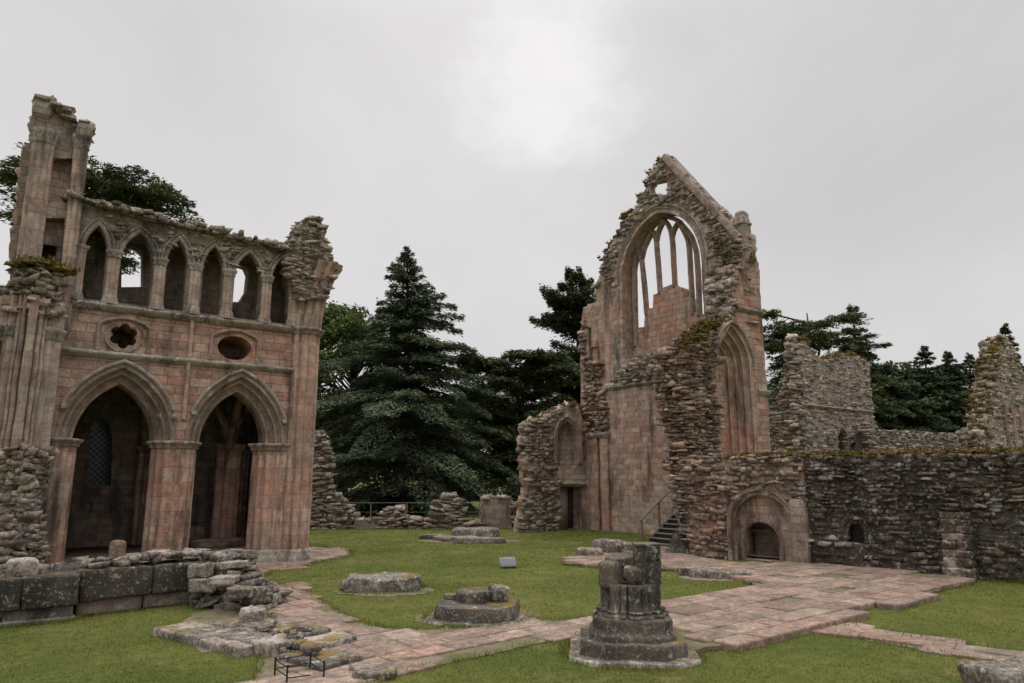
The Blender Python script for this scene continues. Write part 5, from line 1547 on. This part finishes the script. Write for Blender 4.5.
# ================================================================== low walls and stone heaps at the left
LWa = thing('low_wall', 'low blackened wall of big dressed blocks at the left edge, nearest the rubble pier', 'stone wall', (0, 16.4, 0))
mb = MB()
xs = [-4.9, -3.7, -2.6, -1.6, -.4, .75, 1.66]
ztop = zat(36, 577, G(36, 624))
for i in range(6):
    block(mb, ((xs[i] + xs[i + 1]) / 2, 16.55, ztop - .28), (xs[i + 1] - xs[i] - .004, .85, .56), 0, 14, 34, .022, 3, 81 + i)
mb.build('upper_course', M['black'], LWa)
mb = MB()
for i, (a, b) in enumerate(((-4.9, -2.6), (-2.6, -.9), (-.9, .5), (.5, 1.62))):
    block(mb, ((a + b) / 2, 16.62, ztop - .56 - .22), (b - a - .015, .7, .46), 0, 8, 14, .02, 2, 91 + i)
block(mb, (-1.6, 16.4, .03), (6.5, .5, .12), 0, 8, 10, .02, 2, 95)
mb.build('lower_course', M['plinth'], LWa)
rg = np.random.default_rng(61)
mb = MB(); C = []; S = []
for _ in range(46):
    C.append((rg.uniform(-1.2, 1.0), rg.uniform(16.6, 17.6), ztop + rg.uniform(-.05, .12))); S.append((rg.uniform(.2, .5), rg.uniform(.2, .4), rg.uniform(.12, .28)))
stones(mb, C, S, rg.normal(0, .4, len(C)), rg)
block(mb, (.75, 16.75, ztop + .12), (.5, .4, .38), .2, 7, 4, .05, 3, 99)
mb.build('top_stones', M['slab'], LWa)

LWb = thing('low_wall', 'longer low blackened wall with a row of small stones on top, in front of the left arch', 'stone wall', (2.9, 16.6, 0))
zt = zat(140, 566, G(140, 611))
mb = MB()
P0 = np.array((1.70, 16.42)); P1 = np.array((4.15, 16.75)); dd = (P1 - P0) / np.linalg.norm(P1 - P0); an = math.atan2(dd[1], dd[0]); nn_ = np.array((-dd[1], dd[0]))
L_ = np.linalg.norm(P1 - P0)
for i, (a, b) in enumerate(((0, 1.3), (1.3, L_))):
    q = P0 + dd * (a + b) / 2 + nn_ * .35
    block(mb, (q[0], q[1], zt - .3), (b - a - .004, .8, .58), an, 14, 34, .022, 3, 101 + i)
mb.build('upper_course', M['black'], LWb)
mb = MB()
for i, (a, b) in enumerate(((0, 1.2), (1.2, L_))):
    q = P0 + dd * (a + b) / 2 + nn_ * .42
    block(mb, (q[0], q[1], (zt - .58) / 2), (b - a - .012, .75, zt - .57), an, 8, 14, .02, 2, 111 + i)
mb.build('lower_course', M['plinth'], LWb)
mb = MB(); C = []; S = []
for q in np.arange(.1, L_ + .1, .17):
    for f_ in (.15, .42, .7):
        pp = P0 + dd * q + nn_ * f_
        if q < .9 and rg.random() < .5: continue
        C.append((pp[0] + rg.normal(0, .05), pp[1], zt + .03 + rg.uniform(0, .1) + .06 * (q > 1))); S.append((rg.uniform(.12, .32), rg.uniform(.16, .3), rg.uniform(.06, .16)))
stones(mb, C, S, an + rg.normal(0, .4, len(C)), rg)
mb.build('top_stones', M['slab'], LWb)

RP = thing('rubble_wall', 'ragged end of a rubble wall, stepping down from the low wall towards the path', 'stone wall', (*G(235, 610), 0))
mb = MB(); C = []; S = []; R = []
A = np.array(G(196, 606)); B = np.array(G(270, 612)); Bk = np.array(G(225, 588))
for lay in range(8):
    z = .06 + lay * .125
    t1 = 1.0 - .085 * lay
    for u in np.arange(0, t1, .1):
        for v in np.arange(0, 1, .2):
            if rg.random() < .1: continue
            pp = A + (B - A) * u * (1 - .10 * lay * .3) + Fv * (v * 1.1 + .06 * lay)
            C.append((pp[0] + rg.normal(0, .04), pp[1] + rg.normal(0, .04), z + rg.normal(0, .02))); S.append((rg.uniform(.14, .45), rg.uniform(.18, .38), rg.uniform(.06, .16))); R.append(-YAW + rg.normal(0, .3))
stones(mb, C, S, R, rg, tilt=.2)
mb.build('rubble', M['slab'], RP)
mb = MB()
for i, (x, y, z, w, d, h, r) in enumerate(((199, 606, .72, .5, .5, .26, .3), (203, 608, .45, .52, .5, .26, .1), (222, 612, .62, .5, .4, .16, 0), (240, 614, .42, .5, .4, .18, .1), (255, 612, .34, .34, .3, .28, -.2), (232, 606, .84, .5, .4, .13, 0), (262, 608, .15, .4, .3, .25, .3))):
    p = G(x, y); block(mb, (p[0], p[1], z), (w, d, h), -YAW + r, 8, 22, .03, 5, 120 + i, tilt=(rg.normal(0, .06), rg.normal(0, .06)))
p = G(258, 634); block(mb, (p[0], p[1] + .35, .2), (.42, .36, .36), -YAW + .25, 8, 7, .03, 3, 140)
mb.build('block', M['slab'], RP)

PL = thing('stone_footing', 'broad flat lichened slabs of a wall footing running beside the path', 'wall footing', (*G(260, 635), 0))
for i, pl in enumerate(([(176, 630), (192, 621), (228, 617), (262, 620), (268, 634), (262, 641), (240, 645), (196, 650)],
                        [(240, 640), (262, 630), (292, 629), (303, 637), (292, 650), (262, 645)],
                        [(270, 632), (290, 622), (322, 636), (330, 646), (300, 652), (285, 645)],
                        [(292, 650), (330, 645), (352, 655), (364, 660), (356, 667), (330, 667), (308, 660)],
                        [(252, 613), (276, 618), (292, 628), (262, 630), (245, 622)])):
    z = (.14, .17, .13, .12, .16)[i]
    q_ = gp(pl, z)
    dq = np.array(G(365, 662)) - np.array(G(190, 622)); an_ = math.atan2(dq[1], dq[0])
    mb = flag_mb(q_, z, an_, 150 + i, (.45, .8), (.5, 1.1), .22, .0, .45, .028, .012)
    mb.build('slab', M['slab'], PL)
SLABS = []
for i in range(22):
    x = rg.uniform(242, 312); y = 613 + (x - 240) * .45 + rg.normal(0, 6)
    p = G(x, y, .15); w = rg.uniform(.1, .3)
    mb = MB(); block(mb, (p[0], p[1], .16 + rg.uniform(0, .05)), (w, w * rg.uniform(.6, .9), rg.uniform(.05, .12)), rg.uniform(0, 3), 5, 9, .02, 6, 160 + i, (rg.normal(0, .1), rg.normal(0, .1)))
    mb.build('loose_stone', M['slab'], PL)
# ================================================================== trees
def leaf_cards(P, D, U, L, W, rng):
    """flat little sprays: P centres, D long direction, U approx up; one island per spray (4-point leaf folded on its rib)"""
    D = D / (np.linalg.norm(D, axis=1)[:, None] + 1e-9)
    S = np.cross(D, U); S /= np.linalg.norm(S, axis=1)[:, None] + 1e-9
    N = np.cross(S, D)
    L = np.asarray(L)[:, None]; W = np.asarray(W)[:, None]
    V = np.stack([P - D * L * .5, P + S * W * .5 - N * W * .18 + D * L * .05, P + D * L * .5 - N * L * .06, P - S * W * .5 - N * W * .18 + D * L * .05], 1)
    return V.reshape(-1, 3), np.arange(len(P) * 4).reshape(-1, 4)

def conifer(name, label, cat, base, H, Rb, mat, seed, zlow=.08, n_br=90, leaf=(.34, .13), dens=260, droop=.25, shape=1.0, tilt_up=.0, tip=.4, flat=.08, lean=(0, 0), irr=.25, fan=.42, group=None, top_gap=0.0):
    rng = np.random.default_rng(seed)
    t = thing(name, label, cat, (base[0], base[1], 0), group)
    b = np.array((base[0], base[1], 0.))
    mb = MB()
    zs = np.linspace(0, H, 14)
    cx = np.stack([b[0] + lean[0] * (zs / H) + .15 * np.sin(zs * .4 + seed), b[1] + lean[1] * (zs / H) + .1 * np.cos(zs * .5), zs], -1)
    r0 = .018 * H + .12
    tube(mb, cx, r0, 9, np.maximum(.02, r0 * (1 - zs / H) ** .8))
    PP = []; DD = []; LL = []; WW = []
    u = np.sort(rng.uniform(0, 1, n_br)) 
    for q in range(n_br):
        f = zlow + (1 - zlow) * (u[q] ** .9)
        z = f * H
        prof = (1 - f) ** shape
        L = max(tip, Rb * prof * (1 + rng.normal(0, irr)))
        L = min(L, Rb * 1.25)
        a = q * 2.4 + rng.normal(0, .4)
        h = np.array((math.cos(a), math.sin(a), 0)); side = np.array((-h[1], h[0], 0))
        o = np.array((np.interp(z, zs, cx[:, 0]), np.interp(z, zs, cx[:, 1]), z))
        s = np.linspace(0, 1, 7)
        dr = droop; droop_ = droop * rng.uniform(.5, 1.6)
        up = tilt_up + rng.normal(0, .08) + .35 * max(0, f - .75)
        cz = L * (up * s - droop_ * s ** 2 * (1.2 - f))
        pts = o + h * (s * L)[:, None] + np.array((0, 0, 1)) * cz[:, None]
        rb = .012 * L + .015
        tube(mb, pts, rb, 4, rb * (1 - .85 * s))
        m = int(dens * (L / Rb) ** 1.3) + 14
        ss = rng.uniform(.08, 1.0, m) ** .75
        wid = fan * L * (1 - .75 * ss) * np.minimum(1, ss * 3 + .2) + .06
        lat = rng.uniform(-1, 1, m) * wid
        P = o + h * (ss * L)[:, None] + side * lat[:, None]
        zz = L * (up * ss - droop_ * ss ** 2 * (1.2 - f)) - .35 * np.abs(lat) * droop_ * 1.6 + rng.normal(0, flat, m)
        # clumps along the branch
        zz += .05 * np.sin(ss * 21 + lat * 5 + q)
        P[:, 2] += zz
        D = h + side * (np.sign(lat) * rng.uniform(.1, 1.1, m))[:, None] + rng.normal(0, .25, (m, 3)) - np.array((0, 0, 1)) * (droop * .9 * rng.uniform(.2, 1.2, m))[:, None]
        PP.append(P); DD.append(D)
        LL.append(leaf[0] * rng.uniform(.6, 1.4, m)); WW.append(leaf[1] * rng.uniform(.6, 1.4, m))
    mb.build('trunk', M['bark'], t)
    P = np.concatenate(PP); D = np.concatenate(DD)
    U = np.array((0, 0, 1.)) + rng.normal(0, .45, P.shape)
    v, f = leaf_cards(P, D, U, np.concatenate(LL), np.concatenate(WW), rng)
    mb = MB(); mb.add(v, f); mb.build('crown', mat, t)
    return t

def cedar(name, label, base, H, plates, mat, seed, leaf=(.32, .12), dens=70, group=None, th=.16):
    """cedar with separate flat plates: plates = (z, azimuth, length, halfwidth)"""
    rng = np.random.default_rng(seed)
    t = thing(name, label, 'tree', (base[0], base[1], 0), group)
    b = np.array((base[0], base[1], 0.)); mb = MB()
    zs = np.linspace(0, H, 12); r0 = .02 * H + .15
    cx = np.stack([b[0] + .2 * np.sin(zs * .3), b[1] + .2 * np.cos(zs * .3), zs], -1)
    tube(mb, cx, r0, 10, np.maximum(.05, r0 * (1 - zs / H) ** .7))
    PP = []; DD = []
    for (z, a, L, w) in plates:
        h = np.array((math.cos(a), math.sin(a), 0)); side = np.array((-h[1], h[0], 0))
        o = np.array((np.interp(z, zs, cx[:, 0]), np.interp(z, zs, cx[:, 1]), z - .18 * L))
        s = np.linspace(0, 1, 9)
        rise = rng.uniform(.15, .28)
        cz = L * rise * np.sin(s * math.pi * .6)
        pts = o + h * (s * L)[:, None] + side * (.08 * L * np.sin(s * 3 + seed))[:, None] + np.array((0, 0, 1)) * cz[:, None]
        rb = .018 * L + .03
        tube(mb, pts, rb, 6, rb * (1 - .9 * s))
        # side boughs each with its own little plate
        nb = int(6 + L * 1.6)
        for q in range(nb):
            sq = rng.uniform(.22, 1.0)
            c = o + h * sq * L + np.array((0, 0, 1)) * (L * rise * math.sin(sq * math.pi * .6))
            lt = rng.uniform(-1, 1) * w * (1 - .5 * sq)
            c2 = c + side * lt + np.array((0, 0, 1)) * (rng.normal(.08, .15))
            tube(mb, [c, (c + c2) / 2 + np.array((0, 0, .05)), c2], .03, 4, [.035, .025, .012])
            rr = rng.uniform(.45, 1.05) * (w * .42 + .25)
            m = int(dens * rr * rr * 1.6) + 10
            th_ = rng.uniform(0, 6.28, m); rad = rr * np.sqrt(rng.uniform(0, 1, m)) * (1 + .3 * np.sin(th_ * 3 + q))
            P = c2 + np.stack([np.cos(th_) * rad, np.sin(th_) * rad, rng.normal(0, th, m) - .25 * rad ** 2 / max(rr, .3)], -1)
            D = np.stack([np.cos(th_), np.sin(th_), rng.normal(0, .2, m)], -1) + h * .6 + rng.normal(0, .4, (m, 3)) * np.array((1, 1, .5))
            PP.append(P); DD.append(D)
    mb.build('trunk', M['bark'], t)
    P = np.concatenate(PP); D = np.concatenate(DD); m = len(P)
    v, f = leaf_cards(P, D, np.array((0, 0, 1.)) + rng.normal(0, .4, P.shape), leaf[0] * rng.uniform(.6, 1.4, m), leaf[1] * rng.uniform(.6, 1.4, m), rng)
    mb = MB(); mb.add(v, f); mb.build('crown', mat, t)
    return t

def broadleaf(name, label, base, H, R, mat, seed, n_cl=70, leaf=(.3, .2), per=220, zlow=.25, group=None, squash=1.0):
    rng = np.random.default_rng(seed)
    t = thing(name, label, 'tree', (base[0], base[1], 0), group)
    b = np.array((base[0], base[1], 0.)); mb = MB()
    zs = np.linspace(0, H * .8, 9); r0 = .022 * H + .1
    cx = np.stack([b[0] + .3 * np.sin(zs * .3 + seed), b[1] + .3 * np.cos(zs * .35), zs], -1)
    tube(mb, cx, r0, 9, np.maximum(.04, r0 * (1 - zs / (H * .82)) ** .8))
    PP = []
    cz = H * (1 + zlow) / 2; hz = H * (1 - zlow) / 2
    for q in range(n_cl):
        d = rng.normal(0, 1, 3); d /= np.linalg.norm(d)
        rad = rng.uniform(.35, 1) ** .5
        wob = 1 + .25 * noise.noise((d[0] * 1.7 + seed, d[1] * 1.7, d[2] * 1.7))
        c = b + np.array((d[0] * R * rad * wob, d[1] * R * rad * wob, cz + d[2] * hz * rad * wob * .97))
        k0 = np.array((np.interp(c[2] * .75, zs, cx[:, 0]), np.interp(c[2] * .75, zs, cx[:, 1]), min(c[2] * .75, H * .78)))
        tube(mb, [k0, (k0 + c) / 2 + np.array((0, 0, .2)), c], .05, 4, [.06 + .004 * H, .05, .015])
        rr = R * rng.uniform(.16, .34)
        m = int(per * rng.uniform(.5, 1.3))
        g = rng.normal(0, 1, (m, 3)); g /= np.linalg.norm(g, axis=1)[:, None]
        g *= (rng.uniform(.2, 1, m) ** .5)[:, None] * rr
        g[:, 2] *= .62
        PP.append(c + g)
    mb.build('trunk', M['bark'], t)
    P = np.concatenate(PP); m = len(P)
    D = rng.normal(0, 1, (m, 3)) * np.array((1, 1, .6)) - np.array((0, 0, .25))
    v, f = leaf_cards(P, D, np.array((0, 0, 1.)) + rng.normal(0, .6, P.shape), leaf[0] * rng.uniform(.6, 1.4, m), leaf[1] * rng.uniform(.6, 1.4, m), rng)
    mb = MB(); mb.add(v, f); mb.build('crown', mat, t)
    return t

# central blue-green conifer
p = at(402, 50); H = zat(397, 248, p)
print('central H', H, p)
conifer('cedar_tree', 'large blue-green conifer with drooping tiers, tallest tree in the middle behind the dwarf walls', 'tree', p, H, 8.0, M['spruce'], 3, .07, 250, (.33, .09), 1450, .38, .86, .14, .5, .10, irr=.34, fan=.38)
# broadleaf left of it
p = at(345, 58); H = zat(350, 303, p); broadleaf('broadleaf_tree', 'mid-green broadleaf tree with round crown between the transept and the big conifer', p, H, 5.6, M['broad'], 5, 120, (.4, .26), 260, .12)
# flat cedar right of it
p = at(520, 56); H = zat(520, 362, p)
rg = np.random.default_rng(101)
pl = [(H * f, a, L, w) for f, a, L, w in [(rg.uniform(.3, 1.0), rg.uniform(0, 6.28), rg.uniform(3.0, 6.4), rg.uniform(1.2, 2.2)) for _ in range(62)]]
pl += [(H, a, 4.5, 2.0) for a in (0, 2.5, 4.4)]
cedar('cedar_tree', 'dark flat-topped cedar with layered plates beside the niche wall', p, H, pl, M['cedar'], 12, (.36, .13), 100, th=.1)
# tall dark tree at the gable edge
p = at(580, 62); H = zat(580, 274, p); conifer('fir_tree', 'tall dark irregular fir just left of the window gable', 'tree', p, H, 4.2, M['dark_fir'], 21, .3, 120, (.34, .13), 1000, .08, .4, .3, .9, .2, irr=.5, fan=.5)
# large cedar behind the left ruin
p = at(70, 40); H = zat(70, 163, p)
rg = np.random.default_rng(102)
pl = [(H * rg.uniform(.72, 1.0), rg.uniform(0, 6.28), rg.uniform(3, 5.2), rg.uniform(1.3, 2.2)) for _ in range(32)]
pl += [(H * .9, -YAW + q, 5.2, 1.7) for q in (-.25, .1, .3)] + [(H * rg.uniform(.3, .7), -YAW + math.pi + rg.normal(0, .6), rg.uniform(3, 6), 2) for _ in range(16)] + [(H * rg.uniform(.4, .7), -YAW + rg.normal(0, .7), rg.uniform(3, 6), 1.6) for _ in range(9)]
cedar('cedar_tree', 'spreading dark cedar rising behind the tower fragment of the left ruin', p, H, pl, M['cedar'], 13, (.30, .11), 100, th=.09)
# cedar on the right behind the stone block
p = at(822, 62); H = zat(822, 312, p)
rg = np.random.default_rng(103)
pl = [(H * rg.uniform(.4, .97), rg.uniform(0, 6.28), rg.uniform(3, 6.2), rg.uniform(1.2, 2.4)) for _ in range(38)] + [(H * .98, -YAW + math.pi + .1, 5.2, 1.8), (H * .96, -YAW - .2, 4.6, 1.6), (H * .86, -YAW, 5.4, 1.8)]
cedar('cedar_tree', 'broad flat-topped cedar behind the roofless stone block', p, H, pl, M['cedar'], 14, (.38, .14), 95, th=.1)
p = at(868, 66); H = zat(864, 306, p); conifer('fir_tree', 'thin-topped fir beside the cedar behind the stone block', 'tree', p, H, 5.4, M['cedar'], 22, .1, 130, (.36, .12), 800, .3, .75, .1, .5, .1, irr=.35)
p = at(895, 70); H = zat(900, 365, p); conifer('fir_tree', 'dark rounded fir right of the stone block', 'tree', p, H, 5.6, M['dark_fir'], 23, .05, 140, (.38, .14), 900, .3, .5, .1, .8, .14, irr=.25)
p = at(915, 78); H = zat(915, 362, p); broadleaf('broadleaf_tree', 'paler broadleaf tree among the dark firs above the boundary wall', p, H, 5.2, M['far'], 31, 90, (.5, .32), 160, .1)
for i, (x, y, D, lab) in enumerate(((938, 345, 75, 'pointed dark fir, leftmost of the three spires above the boundary wall'), (962, 350, 77, 'pointed dark fir, middle of the three spires above the boundary wall'), (984, 352, 78, 'pointed dark fir touching the pointed gable fragment on its left'))):
    p = at(x, D); H = zat(x, y, p)
    conifer('fir_tree', lab, 'tree', p, H, 5.6, M['dark_fir'], 40 + i, .03, 180, (.36, .13), 800, .3, .72, .05, .3, .08, irr=.15, group='row of dark firs on the right')
p = at(1024, 66); H = zat(1022, 322, p); conifer('fir_tree', 'dark fir at the right edge behind the pointed gable fragment', 'tree', p, H, 4.8, M['dark_fir'], 47, .03, 150, (.34, .12), 800, .3, .85, .05, .3, .08, irr=.15, group='row of dark firs on the right')
# woods that close the view behind
rg = np.random.default_rng(200)
spots = [(300, 85, 395), (335, 95, 400), (440, 90, 400), (470, 80, 392), (496, 84, 384), (530, 92, 420), (555, 84, 425), (600, 90, 420), (760, 84, 395), (790, 88, 380), (880, 92, 368), (960, 92, 366), (1030, 80, 370), (5, 60, 330), (-20, 70, 300), (60, 90, 330)]
labs = ['distant leafy tree filling the gap beside the left ruin', 'distant leafy tree behind the mid-green broadleaf', 'distant leafy tree behind the right flank of the big conifer', 'low distant tree right of the big conifer', 'low pale distant tree seen under the flat cedar', 'pale distant tree left of the niche wall', 'distant tree beside the tall dark fir', 'distant tree hidden mostly by the window gable', 'distant tree between the blind arch and the stone block', 'distant tree behind the stone block', 'distant tree between the stone block and the firs', 'distant tree filling the gaps between the three fir spires', 'distant tree off the right edge of the gable fragment', 'leafy tree at the far left edge', 'tree just outside the left edge', 'distant tree seen through the gallery window']
for (x, D, y), lab in zip(spots, labs):
    p = at(x, D); H = zat(x, y, p)
    broadleaf('broadleaf_tree', lab, p, H, rg.uniform(5.5, 7.5), M['far'], int(rg.integers(1e6)), 70, (.42, .26), 330, .0, group='distant trees closing the view')
for (x, D, y, lab) in ((1100, 60, 380, 'tree outside the right edge'), (1220, 62, 370, 'farther tree outside the right edge'), (1400, 60, 350, 'outermost tree on the right'), (-110, 58, 330, 'second tree outside the left edge'), (-260, 60, 330, 'outermost tree on the left')):
    p = at(x, D); broadleaf('broadleaf_tree', lab, p, rg.uniform(10, 13), rg.uniform(5.5, 7), M['far'], int(rg.integers(1e6)), 46, (.5, .32), 180, .0, group='distant trees closing the view')
# clipped dark bushes under the central tree
for i, (x, D, hh, lab) in enumerate(((352, 48, 1.8, 'dark bush behind the wire fence at the left'), (384, 50, 2.2, 'dark bush behind the smallest pier stub'), (424, 49, 2.0, 'small bushy tree between the smallest and jagged stubs'), (520, 47, 2.4, 'dark bush beside the dark rubble wall'), (545, 52, 4.5, 'leafy bush behind the ragged edge of the niche wall'))):
    p = at(x, D); broadleaf('bush', lab, p, hh, 1.2 + .3 * hh, M['dark_fir'], 300 + i, 26, (.26, .16), 110, .05, group='bushes behind the fence')

# ================================================================== mown grass near the camera
rg = np.random.default_rng(900)
n = 300000
rr = 7.5 + 34 * rg.random(n) ** 1.3
th = YAW + rg.uniform(-.72, .72, n)
Pg = np.stack([np.sin(th) * rr, np.cos(th) * rr], -1)
ok = (Pg[:, 1] < 22.6) | (Pg[:, 0] > 9.2)
Q = Pg + rg.normal(0, .045, Pg.shape)
for q in PAVE:
    ok &= ~inside(np.array(q), Q)
Pg = Pg[ok]; rr = rr[ok]
tall = np.zeros(len(Pg))
# longer tufts where the mower does not reach: round the stones, along walls and paving edges, in joints
ex = []; ez = []
def fringe(loop, n_, sp=.05, zz=0.0, hh=1.0, closed=True):
    L = np.array(loop, float); L2 = np.roll(L, -1, 0) if closed else L[1:]
    L1 = L if closed else L[:-1]
    d = np.linalg.norm(L2 - L1, axis=1); c = np.concatenate([[0], np.cumsum(d)])
    m = int(n_ * c[-1]); t = rg.uniform(0, c[-1], m); i = np.clip(np.searchsorted(c, t) - 1, 0, len(d) - 1)
    u = (t - c[i]) / d[i]
    keep = np.array([noise.noise((a * .9, 3.1, zz)) for a in t]) > -.25
    P = (L1[i] + (L2[i] - L1[i]) * u[:, None] + rg.normal(0, sp, (m, 2)))[keep]
    ex.append(P); ez.append(np.full(len(P), hh))
def ring(px_, py_, r, sq=1.0):
    c = G(px_, py_); a = np.linspace(0, 2 * math.pi, 24, endpoint=False)
    return [(c[0] + r * math.cos(t), c[1] + r * sq * math.sin(t)) for t in a]
fringe(ring(632, 652, 1.08), 170); fringe(ring(478, 617, 1.03), 150); fringe(ring(384, 589, .95, .8), 120, .08); fringe(ring(508, 568, .1), 200, .03)
for q in PAVE[:3]: fringe(q, 90, .05)
fringe([(-2.6, 16.1), (1.66, 16.12), (1.75, 16.42), (4.2, 16.72), (4.5, 16.0)], 170, .05, closed=False)
fringe([tuple(CF.P(s_, 0, .12)[:2]) for s_ in (7, 10, 15)], 160, .06, closed=False)
fringe([tuple(FF.P(s_, 0, .25)[:2]) for s_ in np.linspace(-1, 9, 8)], 90, .1, closed=False)
for pl in (SLABS if 'SLABS' in globals() else []): fringe(pl, 130, .05)
for q in PAVE[:3]:
    q = np.array(q); lo_, hi_ = q.min(0), q.max(0)
    cs_ = rg.uniform(lo_, hi_, (150, 2)); cs_ = cs_[inside(q, cs_)][:22]
    for c_ in cs_:
        m_ = int(rg.integers(8, 50)); P_ = c_ + rg.normal(0, 1, (m_, 2)) * np.array((.02, .16) if rg.random() < .5 else (.16, .02))
        ex.append(P_); ez.append(np.full(m_, 1.9 if len(q) == len(PAVE[1]) else .5))
k0 = len(Pg)
Pg = np.concatenate([Pg] + ex); tall = np.concatenate([np.zeros(k0)] + ez); rr = np.linalg.norm(Pg, axis=1)
n = len(Pg)
clump = np.array([noise.noise((a * 1.3, b * 1.3, 5)) for a, b in Pg])
h = rg.uniform(.012, .03, n) * (1 + .6 * clump) + tall * rg.uniform(.02, .09, n)
w = .0016 + .0005 * rr
a = rg.uniform(0, 6.28, n)
B = np.stack([Pg[:, 0], Pg[:, 1], np.zeros(n)], -1)
S = np.stack([np.cos(a) * w, np.sin(a) * w, np.zeros(n)], -1)
T = B + np.stack([rg.normal(0, .014, n) * (1 + tall * 2), rg.normal(0, .014, n) * (1 + tall * 2), h], -1)
V = np.stack([B - S, B + S, T], 1).reshape(-1, 3)
mb = MB(); mb.add(V, np.arange(3 * n).reshape(-1, 3))
tag(mb.build('grass', M['blade']), 'short mown grass covering the lawn nearest the viewer', 'grass', kind='stuff')
